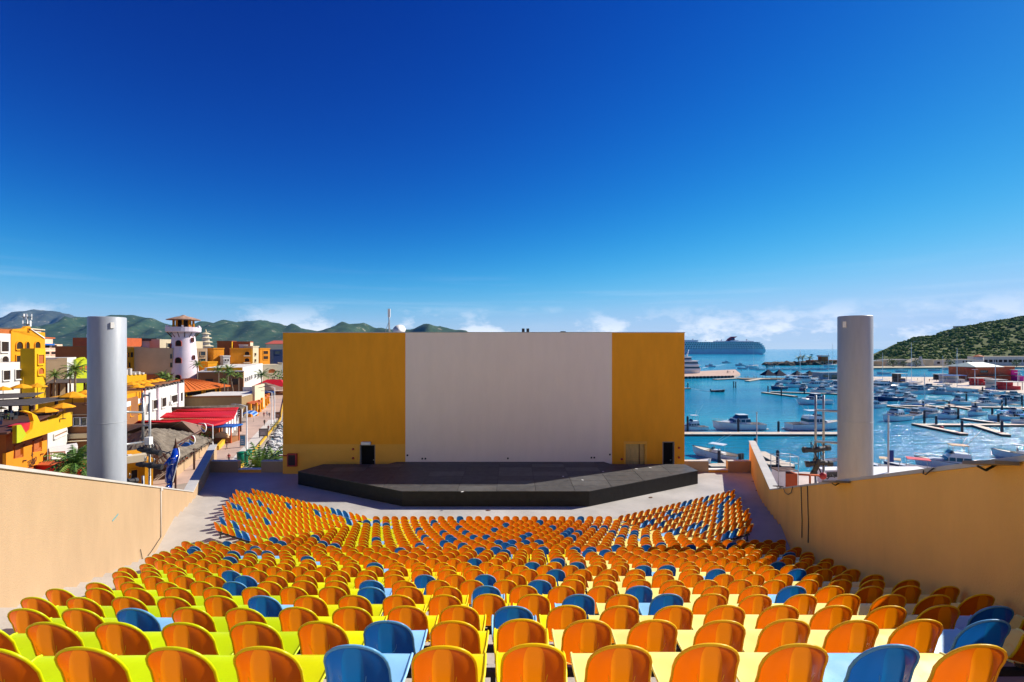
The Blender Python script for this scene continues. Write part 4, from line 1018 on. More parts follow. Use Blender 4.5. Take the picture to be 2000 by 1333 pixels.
MB().box(0, d.length, .8, 14, 0, 4.0).build('wall', m_brown, t, w0, ang)
MB().box(-1, d.length+1, -.3, .8, 3.6, 4.5).build('fascia', m_white, t, w0, ang)
t = thing('white_shop_sign', 'tall white vertical shop sign beside the red roofs', 'sign', tuple(G(468, 836, STREET)))
MB().box(-.7, .7, -.1, .1, 2.6, 5.6).build('panel', m_white, t); MB().box(-.08, .08, -.08, .08, 0, 2.6).build('post', m_galv, t)
for i in range(5): MB().box(-.35, .35, -.14, -.1, 3.0+i*.5, 3.3+i*.5).build('letter', m_steel, t)
t = thing('thatch_strip_roof', 'narrow weathered thatch roof behind the red roofs', 'roof', tuple(G(400, 835, STREET))); c = Vector(t.location)
plate('thatch', [(335, 795.5, 7.6), (480, 790.5, 7.6), (470, 797.5, 6.9), (336, 801, 6.9)], 7, m_thatch, t, .5, c)
for px in (350, 420, 470): w = G(px, 797, 7.0)-c; MB().box(w.x-.15, w.x+.15, w.y-.15, w.y+.15, 0, w.z-.4).build('post', m_wood, t)
b = Bld('flat_roof_shop', 'long flat roofed shop with an olive brown wall and pale roof', 'building', 357, 143, 472, 146, 778, 20, mat('olive_render', (.30, .20, .09), .85))
MB().box(.3, b.L-.3, .3, 19.5, b.zt, b.zt+.12).build('pale_roof', m_wht, b.t); MB().box(0, b.L, -.12, .3, b.zt, b.zt+.5).build('parapet', m_brown, b.t)
MB().box(b.L*.62, b.L+.5, 19.5, 20, b.zt, b.zt+1.6).build('back_parapet', m_wht, b.t); MB().box(b.L-.2, b.L+.6, 10, 20, 0, b.zt+2.6).build('yellow_pier', m_cream, b.t)
def canopy(pts, lab, cols):
    t = thing('rust_canopy', lab, 'canopy', tuple(G(cols[0][0], cols[0][1], STREET)), 0, 'rust coloured promenade canopies'); c = Vector(t.location)
    plate('roof', pts, 5, m_rust, t, .35, c)
    for px, py in cols:
        w = G(px, py, STREET)-c
        MB().box(w.x-.45, w.x+.45, w.y-.45, w.y+.45, 0, .8).box(w.x-.28, w.x+.28, w.y-.28, w.y+.28, .8, 3.9).build('column', m_orange, t)
    return t
canopy([(466, 784, 5.0), (476, 776.5, 5.2), (512, 782, 4.6), (504, 791, 4.4)], 'nearer rust canopy on orange columns along the promenade', [(489, 815), (501, 812), (507, 805), (512, 800)])
canopy([(488, 774, 5.0), (495, 767.5, 5.2), (527, 771.5, 4.6), (518, 778.5, 4.4)], 'farther rust canopy on orange columns along the promenade', [(516, 797), (520, 793), (524, 789)])
# brown tent
t = thing('brown_tent', 'wide brown canvas tent roof between the palapa and the red roofs', 'tent', tuple(G(330, 885, STREET))); c = Vector(t.location)
E = [(226, 851, 4.6), (312, 846, 4.6), (382, 848, 4.4), (400, 834, 4.8), (340, 826, 5.0), (226, 829, 5.2)]; q = [G(*p)-c for p in E]; ap = [G(290, 829, 7.2)-c, G(355, 823.5, 7.2)-c]
m = MB(); n = len(q); vs = [tuple(w) for w in q]+[tuple(w) for w in ap]
m.add(vs, [(0, 1, 7, 6), (1, 2, 7), (2, 3, 7), (3, 4, 7), (4, 5, 6, 7), (5, 0, 6)]); m.add([(w.x, w.y, w.z) for w in q]+[(w.x, w.y, w.z-.35) for w in q], [(i, (i+1) % n, n+(i+1) % n, n+i) for i in range(n)])
o = m.build('canvas', m_tent, t); fix_normals(o)
MB().tube([tuple(w+Vector((0, 0, .03))) for w in (q[1], ap[1], q[3])], .09, 5).build('seam', mat('pale_seam', (.4, .28, .22), .8), t)
for w in q: MB().tube([(w.x, w.y, 0), (w.x, w.y, w.z-.1)], .12, 6).build('post', m_wood, t)
# palapa
t = thing('thatched_palapa', 'large thatched palapa roof with shaggy eaves behind the blue marlin', 'palapa', tuple(G(335, 960, STREET))); c = Vector(t.location)
E = [G(338, 905, 4.4), G(417, 858, 4.6), G(330, 834, 5.0), G(215, 858, 4.6), G(215, 905, 4.4)]; ap = G(287, 838, 8.6)
m = MB(); nseg = 26; rings = 13; vs = []
for i in range(len(E)*nseg):
    k, s_ = divmod(i, nseg); e = E[k].lerp(E[(k+1) % len(E)], s_/nseg)
    for j in range(rings):
        u = j/(rings-1); w = ap.lerp(e, u)
        w = w+Vector((0, 0, -(.7*u*(1-u)))) + Vector((0, 0, .30*noise.noise(w*.9)+.16*noise.noise(w*2.7)+(.12 if j % 3 == 0 and 0 < j < rings-1 else 0)))
        if j == rings-1: w += Vector((R.uniform(-.25, .25), R.uniform(-.25, .25), -R.uniform(0, .5)))
        vs.append(tuple(w-c))
NN = len(E)*nseg
fs = [(i*rings+j, i*rings+j+1, ((i+1) % NN)*rings+j+1, ((i+1) % NN)*rings+j) for i in range(NN) for j in range(rings-1)]
m.add(vs, fs, 0, False); o = m.build('thatch', m_thatch, t); fix_normals(o)
fr = MB()
for i in range(520):
    k = R.randrange(len(E)); e = E[k].lerp(E[(k+1) % len(E)], R.random())-c; l = R.uniform(.4, 1.0); a = R.uniform(0, 6.28)
    dx, dy = cos(a)*.09, sin(a)*.09
    fr.add([(e.x-dx, e.y-dy, e.z+.05), (e.x+dx, e.y+dy, e.z+.05), (e.x+R.uniform(-.25, .25), e.y+R.uniform(-.25, .25), e.z-l)], [(0, 1, 2)])
fr.build('eave_fringe', m_thatch, o)
for k in range(5):
    for s_ in (.05, .5): e = E[k].lerp(E[(k+1) % 5], s_)*.97+ap*.03-c; MB().tube([(e.x, e.y, 0), (e.x, e.y, e.z+.1)], .16, 6).build('post', m_wood, t)
w0, w1 = G(338, 935, STREET)-c, G(405, 880, STREET)-c
for z in (.45, .75, 1.05): MB().tube([tuple(w0+Vector((0, 0, z+1.2))), tuple(w1+Vector((0, 0, z+1.2)))], .06, 5).build('rail', m_rust, t)
for i in range(12): p = w0.lerp(w1, i/11); MB().box(p.x-.09, p.x+.09, p.y-.09, p.y+.09, 0, 2.4).build('baluster', m_wood, t)
d = w1-w0; MB().box(0, d.length, -.2, .2, 0, 1.3).build('low_wall', m_peach, t, w0, atan2(d.y, d.x))
# buildings under the left truss
b = Bld('ochre_kitchen', 'small ochre service building under the left light frame', 'building', 232, 66, 283, 68, 897, 6, m_amber)
b.box('fascia', 232, 888, 287, 908, -1.5, 0, m_cream); b.win(256, 917, 268, 945, pane=m_open, sill=False); b.box('pier', 283, 896, 299, 955, -1.2, 1, m_amber)
b.box('air_unit', 250, 889, 258, 897, -.9, -.1, m_white)
# oval signs on an arm
t = thing('oval_shop_signs', 'rainbow oval shop signs hanging from a dark arm by the palapa', 'sign', tuple(P(343, 868, 58)))
e = P(398, 838, 78)-Vector(t.location)
MB().tube([(0, 0, 0), tuple(e)], .09, 6).tube([(0, 0, -.6), tuple(e*.45+Vector((0, 0, -.1)))], .07, 6).build('arm', m_wood, t)
for px, py, D, rx, rz, mm in ((375.5, 860, 68, .42, .68, None), (398, 836, 77, .42, .75, None), (361, 868.5, 63, .7, .28, m_blue)):
    w = P(px, py, D)-Vector(t.location)
    ol = [(w.x+rx*cos(a), w.z+rz*sin(a)) for a in [2*pi*k/16 for k in range(16)]]
    o = MB().vprism(ol, w.y-.08, w.y+.08).build('oval_board', mm or m_white, t)
    if not mm:
        for (f0, f1, mt) in ((.35, 1.0, m_redm), (-.2, .35, m_yellow), (-1.0, -.2, m_blue)):
            band = [(w.x+rx*.9*cos(a), w.z+rz*.9*sin(a)) for a in [2*pi*k/24 for k in range(24)] if f0 <= sin(a)+.35*cos(a) <= f1]
            if len(band) >= 3: MB().vprism(band, w.y-.1, w.y-.081).build('stripe', mt, o)
MB().tube([(0, 0, -9), (0, 0, .3)], .1, 6).build('post', m_wood, t)
# marlin
t = thing('marlin_statue', 'glossy blue marlin statue standing on its tail beyond the left wall', 'statue', (XP(334, 30), 30, STREET))
spine = [(330, 962, .26), (329, 950, .36), (329, 940, .40), (331, 928, .46), (334, 914, .50), (338, 900, .52), (341, 890, .47), (342, 882, .36), (342.5, 875, .2), (343, 868, .07), (343, 857, .015)]
pts = [P(px, py, 30+.3*sin(i))-Vector(t.location) for i, (px, py, r_) in enumerate(spine)]
m_marlin = mat('marlin_blue', (.004, .05, .42), .18, .6, .3, .8, coat=.6)
m = MB(); m.tube(pts[:9], [.62*s_[2]*.75 for s_ in spine[:9]], 14); m.build('body', m_marlin, t)
MB().tube(pts[7:], [.16, .13, .06, .02], 8).build('bill', m_wood, t)
fin = MB()
edge = [Vector((p.x+.10+spine[i][2]*.42, p.y, p.z)) for i, p in enumerate(pts[:9])]
for i in range(8): fin.add([tuple(pts[i]), tuple(edge[i]), tuple(edge[i+1]), tuple(pts[i+1])], [(0, 1, 2, 3)])
fin.tube([tuple(q) for q in edge], .035, 5, 1); fin.build('dorsal_fin', [mat('marlin_fin', (.01, .09, .5), .3), m_white], t)
for i in range(1, 7): p = pts[i].lerp(pts[i+1], .5); MB().tube([(p.x-.05, p.y-.3*spine[i][2]*1.6, p.z), (p.x+.2, p.y-.2, p.z+.04)], .012, 4).build('stripe', m_wht, t)
for s_ in (-1, 1): MB().add([(pts[6].x-.1, pts[6].y-.3, pts[6].z), (pts[6].x-.28+.1*s_, pts[6].y-.5, pts[6].z-.55), (pts[6].x, pts[6].y-.36, pts[6].z-.2)], [(0, 1, 2)]).build('pectoral_fin', m_marlin, t)
MB().box(-.5, .3, -.35, .35, 0, pts[0].z+.05).build('plinth', m_wht, t)
# ------------------------------------------------------------------ palms and shrubs
def leafmat(name, a, b):
    m = mat(name, a, .55, .35, .3, 3, c2=b); return m
m_frond = leafmat('palm_frond', (.035, .085, .015), (.10, .20, .03))
m_frond2 = leafmat('palm_frond_pale', (.09, .17, .02), (.22, .30, .05))  # lighter green, mixed in with the darker fronds
m_trunk = mat('palm_trunk', (.26, .19, .13), .9, .15, .35, 2.5, .5, 8)
m_shrub = leafmat('shrub_leaf', (.02, .06, .012), (.07, .14, .025))
def frond(mb, base, az, el, ln, w, n=7, droop=.9, mi=0, rnd=R):
    p = Vector(base); d = Vector((cos(az)*cos(el), sin(az)*cos(el), sin(el))); step = ln/n; pts = [p.copy()]
    for i in range(n):
        d = (d+Vector((0, 0, -droop/n*(.5+i/n)))).normalized(); p = p+d*step; pts.append(p.copy())
    side = Vector((-sin(az), cos(az), 0))
    for i in range(n):
        a, b = pts[i], pts[i+1]; k = (i+.5)/n; wl_ = w*sin(pi*min(1, .12+k*.9))**.7
        dirv = (b-a).normalized()
        for s_ in (-1, 1):
            for q in (0, .5):
                o = a.lerp(b, q); tip = o+side*s_*wl_*rnd.uniform(.8, 1.1)+dirv*wl_*.45+Vector((0, 0, -wl_*rnd.uniform(.25, .55)))
                h = dirv*step*.30
                mb.add([tuple(o-h*.6), tuple(o+h), tuple(tip)], [(0, 1, 2)], mi)
    mb.tube([tuple(q) for q in pts], [.035*ln/3*(1-.8*i/n)+.008 for i in range(n+1)], 4, mi, True, False)
def palm(base, h, lab, crown=2.6, nf=16, lean=(0, 0), group=None, mt=None, tr=.2, name='palm_tree'):
    t = thing(name, lab, 'palm tree', tuple(base), 0, group)
    top = Vector((lean[0], lean[1], h)); m = MB()
    pts = [Vector((lean[0]*s_**1.6, lean[1]*s_**1.6, h*s_)) for s_ in [i/7 for i in range(8)]]
    m.tube(pts, [tr*(1.3-.5*i/7) for i in range(8)], 8)
    m.build('trunk', m_trunk, t)
    c = MB()
    for i in range(nf):
        az = 2.399*i; el = 1.15-1.5*(i/nf)+R.uniform(-.1, .1)
        frond(c, top, az, el, crown*R.uniform(.85, 1.1), crown*.24, 6, 1.1, 0 if R.random() < .65 else 1)
    c.build('crown', mt or [m_frond, m_frond2], t); return t
def gbase(px, py): return G(px, py, STREET)
GP = 'palms along the promenade'
def palm_at(px, ytop, D, lab, lean=0, crown=2.4, **kw):
    z = ZP(ytop, D); return palm((XP(px-lean, D), D, STREET), z-STREET, lab, crown, lean=(lean/F*D, 0), group=GP, **kw)
palm_at(385.5, 712, 190, 'single palm just right of the lighthouse shaft', 0, 3.2)
palm_at(427, 722, 186, 'left of three slim palms in front of the brown shop', 0, 3.0); palm_at(446, 722, 184, 'middle palm in front of the brown shop, tallest crown', 2, 3.6)
palm_at(449, 730, 178, 'right of the slim palms, its trunk leaning to the left', -8, 2.8); palm_at(466, 734, 180, 'short palm beside the corner of the brown shop', 0, 2.4); palm_at(511, 732, 175, 'palm on the promenade near the stage wall edge', 0, 3.4)
palm_at(107, 732, 118, 'small palm at the foot of the tan block', 0, 2.4); palm_at(147, 722, 116, 'bushy palm in front of the white and lime house', 0, 3.4); palm_at(137, 733, 120, 'low palm left of the bushy palm by the lime house', 0, 2.4)
palm_at(318, 735, 170, 'palm clump left of the lighthouse base', 0, 3.4); palm_at(330, 740, 165, 'small palm at the lighthouse base', 0, 2.8)
palm_at(438, 745, 165, 'dwarf palm by the brown shop windows', 0, 2.0)
# near palms
t = palm((XP(145, 52), 52, STREET), ZP(905, 52)-STREET, 'large green fan palm at the foot of the left grey column', 3.1, 34, (0, 0), None, None, .22)
t = palm((XP(508, 60), 60, STREET), ZP(925, 60)-STREET, 'near coconut palm with upright fronds beyond the left parapet gap', 4.4, 20, (0, 0), None, [m_frond, m_frond2], .2)
c = MB()
for i in range(9): frond(c, (0, 0, 0), R.uniform(0, 6.28), R.uniform(1.0, 1.45), R.uniform(3.2, 4.4), .6, 7, .5, 0)
c.build('upright_fronds', [m_frond, m_frond2], t, (0, 0, ZP(925, 60)-STREET))
t = palm((XP(535, 66), 66, STREET), ZP(898, 66)-STREET, 'pale green palm half hidden behind the stage wall edge', 3.0, 18, (0, 0), None, [m_frond2, m_frond], .18)
def shrub(pos, r, lab, h=None, name='shrub'):
    t = thing(name, lab, 'shrub', tuple(pos)); m = MB(); h = h or r
    for i in range(220):
        u = Vector((R.gauss(0, 1), R.gauss(0, 1), R.gauss(0, 1))).normalized()*(R.random()**.4)
        p = Vector((u.x*r, u.y*r, h*.55+u.z*h*.55)); a, b = Vector((R.uniform(-1, 1), R.uniform(-1, 1), R.uniform(-1, 1))).normalized()*r*.22, Vector((R.uniform(-1, 1), R.uniform(-1, 1), R.uniform(-1, 1))).normalized()*r*.22
        m.add([tuple(p), tuple(p+a), tuple(p+b)], [(0, 1, 2)], 0 if R.random() < .6 else 1)
    m.build('foliage', [m_shrub, m_frond2], t); MB().tube([(0, 0, 0), (0, 0, h*.6)], r*.08, 5).build('stem', m_trunk, t); return t
shrub(gbase(403, 868), 1.4, 'round bright green bush beside the palapa corner', 2.6); shrub(gbase(534, 842), .8, 'potted bush on the kerb beside two lamp posts', 1.8)
shrub(gbase(541, 832), .7, 'small green plant near the waterside kerb', 1.5); shrub((XP(547, 240), 240, STREET), 5, 'dark green tree by the arched white house', 9, 'street_tree'); shrub((XP(14, 70), 70, 9.6), 1.2, 'green plant under the slatted roof at the left edge', 2.4)
# ------------------------------------------------------------------ people
def person(pos, yaw, shirt, trou, lab, hat=None, pose=0, h=1.7, group='people on the promenade'):
    j = {'pel': (0, 0, .93), 'chest': (0, .01, 1.28), 'neck': (0, 0, 1.46), 'head': (0, .01, 1.58), 'crown': (0, .01, 1.70)}
    vs = [(0, 0, .95), (0, 0, 1.12), (0, .01, 1.32), (0, 0, 1.46), (0, .015, 1.56), (0, .01, 1.68)]; rd = [.15, .135, .16, .055, .085, .075]
    es = [(0, 1), (1, 2), (2, 3), (3, 4), (4, 5)]
    st = (.22, -.2) if pose else (.05, -.03)
    for s_, k in ((-1, 0), (1, 1)):
        b = len(vs); f = st[k]
        vs += [(s_*.09, 0, .88), (s_*.10, f*.5+.04, .48), (s_*.10, f-.02, .08), (s_*.11, f+.12, .03)]; rd += [.09, .06, .045, .04]; es += [(0, b), (b, b+1), (b+1, b+2), (b+2, b+3)]
        b = len(vs); vs += [(s_*.18, 0, 1.38), (s_*.25, -f*.5, 1.12), (s_*.26, -f*.7+.06, .88), (s_*.255, -f*.7+.1, .78)]; rd += [.06, .045, .035, .035]; es += [(2, b), (b, b+1), (b+1, b+2), (b+2, b+3)]
    me = bpy.data.meshes.new('body'); me.from_pydata([tuple(q*h/1.7 for q in v) for v in vs], es, [])
    o = bpy.data.objects.new('person', me); COL.objects.link(o)
    md = o.modifiers.new('skin', 'SKIN'); sd = o.modifiers.new('sub', 'SUBSURF'); sd.levels = sd.render_levels = 1
    for i, sv in enumerate(me.skin_vertices[0].data): sv.radius = (rd[i], rd[i]*(.72 if i < 3 else 1)); sv.use_root = (i == 0)
    ev = bpy.data.meshes.new_from_object(o.evaluated_get(bpy.context.evaluated_depsgraph_get()))
    o.modifiers.clear(); o.data = ev; ev.materials.clear()
    sk = mat('skin_tone', (.36, .19, .11), .6, .3, .1, 4)
    for m_ in (sk, shirt, trou, mat('hair_dark', (.02, .015, .012), .6), mat('shoe', (.05, .05, .05), .6)): ev.materials.append(m_)
    for p in ev.polygons:
        z = p.center.z/h*1.7; ax = abs(p.center.x)
        p.use_smooth = True
        p.material_index = 4 if z < .09 else 3 if z > 1.63 or (z > 1.52 and p.center.y < -.02) else 0 if z > 1.44 else (0 if (ax > .2 and z < 1.15) else 1) if z > .96 else (0 if ax > .215 else 2 if z > .42 else 0)
    o.location = pos; o.rotation_euler = (0, 0, yaw)
    return tag(o, lab, 'person', group)
def cl(n, c): return mat('cloth_'+n, c, .85, .2, .15, 6)
mar, nav, whc, blk, redc, grc, teal = cl('maroon', (.16, .02, .03)), cl('navy', (.02, .03, .10)), cl('white', (.7, .7, .7)), cl('black', (.02, .02, .022)), cl('red', (.45, .03, .03)), cl('grey', (.2, .2, .21)), cl('teal', (.03, .2, .22))
person(gbase(447, 904), .3, redc, blk, 'person in a red top walking nearest the parapet on the promenade', pose=1); person(gbase(443, 878), 2.6, mar, grc, 'person in maroon walking away past the yellow kerb wall', pose=1, h=1.8)
person(gbase(524, 844), 3.0, mar, blk, 'person in dark red standing beside the potted bush'); person(gbase(516.5, 832), .2, blk, blk, 'person in black walking mid promenade', pose=1)
person(gbase(515.5, 816), .1, redc, blk, 'person in red, left of the group of three on the promenade', pose=1); person(gbase(521.5, 814), 0, whc, nav, 'person in pale blue and white, middle of the group of three', pose=1); person(gbase(526, 817), -.1, blk, grc, 'person in black, right of the group of three', pose=1)
person(G(1513, 956, STREET), 1.5, nav, blk, 'person in navy standing beside the scaffold tower at right', group='people on the quay')
# ------------------------------------------------------------------ promenade furniture
def lamp_post(px, ybase, ytop, lab, arm=1, panel=False):
    b = gbase(px, ybase); h = ZP(ytop, b.y)-STREET
    t = thing('street_lamp', lab, 'street lamp', tuple(b), 0, 'promenade street lamps')
    MB().lathe([(.22, 0), (.22, .25), (.12, .3), (.10, h*.6), (.075, h)], 10).build('post', m_white, t)
    MB().tube([(0, 0, h-.1), (-1.2*arm, 0, h+.25), (-2.2*arm, 0, h+.3)], .05, 6).build('arm', m_white, t)
    MB().box(min(-2.9*arm, -2.1*arm), max(-2.9*arm, -2.1*arm), -.16, .16, h+.24, h+.36).build('lamp_head', m_galv, t)
    if panel: MB().box(-1.8, 1.8, -.9, .9, h+.5, h+.62).xf(Matrix.Rotation(-.22, 4, 'Y')).build('solar_panel', m_slat, t)
    return t
lamp_post(482, 892, 793, 'nearest white street lamp post beside the green bins')
lamp_post(531, 829, 766, 'white street lamp post left of the pair by the kerb', 1); lamp_post(536.5, 826, 757, 'white street lamp post with a solar panel, right of the pair', 1, True)
lamp_post(415.5, 872, 830, 'short white post beside the palapa', 1)
def board(px, yb, w, h, z, lab, mt, mt2, rz=0):
    b = gbase(px, yb); t = thing('sign_board', lab, 'sign', tuple(b), rz)
    MB().box(-w/2, w/2, -.06, .06, z, z+h).build('frame', mt, t); MB().box(-w*.42, w*.42, -.075, -.061, z+h*.1, z+h*.9).build('poster', mt2, t)
    for s_ in (-1, 1): MB().box(s_*w*.45-.05, s_*w*.45+.05, -.05, .05, 0, z).build('leg', mt, t)
    for k in range(3): MB().box(-w*.3, w*.3*(1-.25*k), -.085, -.076, z+h*(.25+.14*k), z+h*(.29+.14*k)).build('print_line', m_white, t)
    return t
board(474, 874, 1.15, 2.4, .2, 'tall blue banner board standing on the promenade beside the lamp post', m_galv, mat('banner_blue', (.01, .16, .36), .5, c2=(.12, .35, .5)))
board(514.5, 855, 1.9, 1.8, .25, 'square framed notice board right of the promenade centre', m_slat, mat('faded_photo', (.22, .22, .22), .6, var=.4, sc=2, c2=(.42, .38, .32)), .15)
board(543, 818, 1.6, 1.7, .2, 'small dark framed board near the stage wall edge', m_slat, m_brown, .1)
def bin_(px, yb, h, r, lab):
    t = thing('litter_bin', lab, 'bin', tuple(gbase(px, yb)), 0, 'green promenade bins')
    g = mat('green_plastic', (.0, .16, .075), .4, .4, .12, 2)
    MB().lathe([(r*.85, 0), (r, .1), (r, h), (r*.9, h+.04)], 16).build('drum', g, t); MB().lathe([(r*1.12, h+.04), (r*1.12, h+.1), (r*.7, h+.22), (0, h+.26)], 16).build('lid', g, t)
    return t
bin_(472, 906, 1.9, .75, 'large round green bin nearest the parapet gap'); bin_(487, 894, 1.3, .5, 'smaller green bin behind the lamp post'); bin_(481, 912, 2.4, .32, 'slim green bin post in front of the lamp post')
t = thing('kerb_wall', 'short yellow kerb wall at the promenade corner by the palapa', 'wall', tuple(gbase(424, 880))); w = gbase(444, 859)-gbase(424, 880)
MB().box(0, w.length, -.3, .3, 0, .9).build('wall_body', m_yel, t, (0, 0, 0), atan2(w.y, w.x))
t = thing('promenade_kiosk', 'small kiosk with a blue roof and rounded brown counter', 'kiosk', tuple(gbase(431, 866)))
MB().box(-2.2, 2.2, 0, 3, 0, 1.1).build('counter', m_brown, t); MB().vprism([(-1.4, 1.1), (1.4, 1.1), (1.4, 1.7), (.8, 2.2), (0, 2.4), (-.8, 2.2), (-1.4, 1.7)], .2, .6).build('rounded_back', m_beige, t)
MB().box(-2.6, 2.9, -.6, 3.4, 3.4, 3.65).build('roof', m_blue, t)
for x in (-2.2, 2.2):
    for y in (0, 3): MB().box(x-.12, x+.12, y-.12, y+.12, 0, 3.4).build('post', m_rust, t)
t = thing('blue_awning', 'domed blue striped awning below the nearer rust canopy', 'awning', tuple(gbase(491, 822)))
m = MB()
for i in range(8):
    a0, a1 = pi*i/8, pi*(i+1)/8; m.add([(-1.9*cos(a0), 0, 2+.9*sin(a0)), (-1.9*cos(a1), 0, 2+.9*sin(a1)), (-1.9*cos(a1), -2.4, 1.5+.9*sin(a1)), (-1.9*cos(a0), -2.4, 1.5+.9*sin(a0))], [(0, 1, 2, 3)], i % 2)
m.build('cloth', [m_blue, mat('pale_blue', (.3, .45, .7), .7)], t)
for x in (-1.8, 1.8): MB().tube([(x, -2.2, 0), (x, -2.2, 1.6)], .05, 6).build('post', m_galv, t)
t = thing('market_tent', 'grey and blue market tent at the far end of the promenade', 'tent', (XP(518, 200), 200, STREET))
hip('roof', [(-6, -5), (6, -5), (6, 5), (-6, 5)], 3.6, [(0, 0, 6.4)], m_tent, t); MB().box(-5.8, 5.8, -4.9, -4.7, 2.4, 3.5).build('valance', m_blue, t)
for x in (-5.6, 5.6): MB().box(x-.1, x+.1, -4.8, -4.6, 0, 2.4).build('post', m_galv, t)
t = thing('market_tent', 'red roofed market stall left of the stage wall edge', 'tent', (XP(535, 215), 215, STREET))
hip('roof', [(-7, -5), (7, -5), (7, 5), (-7, 5)], 4, [(-3, 0, 6.6), (3, 0, 6.6)], m_redm, t)
for x in (-6.6, 6.6): MB().box(x-.12, x+.12, -4.8, -4.6, 0, 4).build('post', m_galv, t)
MB().box(-6, 6, -3, 3, 0, 1.2).build('counter', m_brown, t)
# ------------------------------------------------------------------ stage-light frames beside the columns
def light_frame(D, pxs, ytop, ybots, rungs, arms, colpx, lab, boxes):
    c = P(pxs[0], ytop, D); t = thing('light_frame', lab, 'light frame', (c.x, c.y, ZP(max(ybots), D)), 0, 'stage light frames')
    o = Vector(t.location)
    def q(px, py, d=D): return P(px, py, d)-o
    for px, yb in zip(pxs, ybots): MB().tube([q(px, ytop), q(px, yb)], .055, 8).build('upright', m_galv, t)
    for y in rungs: MB().tube([q(pxs[0], y), q(pxs[-1], y+1)], .045, 8).build('rung', m_galv, t)
    for y0, y1 in arms: MB().tube([q(pxs[0], y0), P(colpx, y1, 20.6)-o], .05, 8).build('arm', m_galv, t)
    for px, py, w, h in boxes: p = q(px, py, D-.1); MB().box(p.x-w/2, p.x+w/2, p.y-.14, p.y+.1, p.z-h/2, p.z+h/2).build('junction_box', m_white, t)
    MB().tube([q(pxs[0], max(ybots)), q(pxs[0], max(ybots))+Vector((0, 0, -9))], .055, 6).tube([q(pxs[-1], min(ybots)), q(pxs[-1], max(ybots))+Vector((0, 0, -9))], .055, 6).build('footing', m_galv, t)
    return t
def spot(px, py, D, az, el, lab, ln=.9, r=.15):
    c = P(px, py, D); t = thing('stage_spotlight', lab, 'spotlight', tuple(c), 0, 'black stage spotlights')
    d = Vector((cos(az)*cos(el), sin(az)*cos(el), sin(el)))
    MB().tube([-d*ln*.5, -d*ln*.3, -d*ln*.28, d*ln*.25, d*ln*.3, d*ln*.5], [r*.55, r*.9, r, r*.8, r*1.05, r*1.1], 12, 0, False).build('barrel', m_steel, t)
    s_ = d.orthogonal().normalized(); MB().tube([s_*r*1.15-d*.03, s_*r*1.15+Vector((0, 0, r*1.8)), -s_*r*1.15+Vector((0, 0, r*1.8)), -s_*r*1.15-d*.03], .018, 5).build('yoke', m_steel, t)
    MB().tube([Vector((0, 0, r*1.8)), Vector((0, 0, r*3))], .02, 5).build('clamp', m_galv, t); return t
light_frame(24, (279.5, 292.5), 767, (858, 930), (772, 831), ((806, 805), (864, 869)), 243, 'pipe frame with lamps beside the left grey column', ((291, 861, .24, .36),))
for px, py, az, el, lab in ((285, 879, .1, -.1, 'upper black spotlight on the left pipe frame, left one'), (299, 883, .0, -.15, 'upper black spotlight on the left pipe frame, right one'), (283, 908, .2, -.1, 'lower black spotlight on the left pipe frame, left one'), (301, 911, .1, -.12, 'lower black spotlight on the left pipe frame, right one'), (253, 940, 1.4, -.2, 'round black lamp at the foot of the left grey column')):
    spot(px, py, 23.8, az, el, lab, .75, .13)
light_frame(24, (1593, 1608.5), 772, (925, 885), (801, 863), ((801, 804), (862, 866)), 1640, 'pipe frame with lamps beside the right grey column', ())
for px, py, az, el, lab in ((1586, 879, pi, 0, 'black spotlight aiming left on the right pipe frame'), (1604, 877, .15, .12, 'black spotlight above the tangle on the right pipe frame'), (1607, 905, .0, -.05, 'black spotlight pointing right, low on the right pipe frame'), (1594, 913, 1.9, -1.2, 'black spotlight hanging straight down on the right pipe frame'), (1592, 905, 2.8, -.2, 'small black spotlight behind the hanging one on the right frame')):
    spot(px, py, 23.8, az, el, lab, .85, .14)
mb = MB()
for k in range(4): mb.tube([P(1591+k*4, 866+k*3, 23.9), P(1588+k*5, 880+k*8, 23.8), P(1596+k*3, 895+k*3, 23.7), P(1593+k*4, 915-k*5, 23.8)], .025, 5)
mb.tube([P(1600, 915, 23.8), P(1606, 932, 23.6), P(1616, 936, 23.5), P(1624, 927, 23.4), P(1630, 933, 23.4)], .03, 6)
tag(mb.build('cable_tangle', m_steel), 'tangle of black cables on the right pipe frame', 'cables')
t = thing('wall_bracket', 'rusty T shaped bracket standing on the right wall', 'bracket', tuple(onR(1582, 945))); 
MB().tube([(0, 0, 0), (0, 0, .27)], .03, 6).tube([(-.36, 0, .30), (.36, .1, .24)], .035, 6).build('bar', m_rust, t)
MB().blob((.5, .12, .22), .12, 0, 1, .1).build('red_lamp', m_red, t)
# scaffold tower, crate and van on the right quay
t = thing('scaffold_tower', 'metal scaffold tower with railings beyond the right wall', 'scaffold', tuple(G(1532, 958, STREET)))
for x in (-1.4, 1.4):
    for y in (-1, 1): MB().tube([(x, y, 0), (x, y, 5.0)], .05, 6).build('upright', m_galv, t)
for z in (3.0, 4.0, 5.0):
    for y in (-1, 1): MB().tube([(-1.4, y, z), (1.4, y, z)], .04, 6).build('rail', m_galv, t)
    for x in (-1.4, 1.4): MB().tube([(x, -1, z), (x, 1, z)], .04, 6).build('rail', m_galv, t)
MB().box(-.3, 1.35, -.9, .9, .1, 2.6).build('brown_crate', m_rust, t); MB().box(-1.35, -.35, -.9, .9, .1, 2.9).build('white_crate', m_white, t); MB().box(-1.45, 1.45, -1, 1, 2.95, 3.05).build('platform', m_wood, t)
t = thing('white_van', 'white van parked behind the right pipe frame', 'van', tuple(G(1632, 948, STREET)), .1)
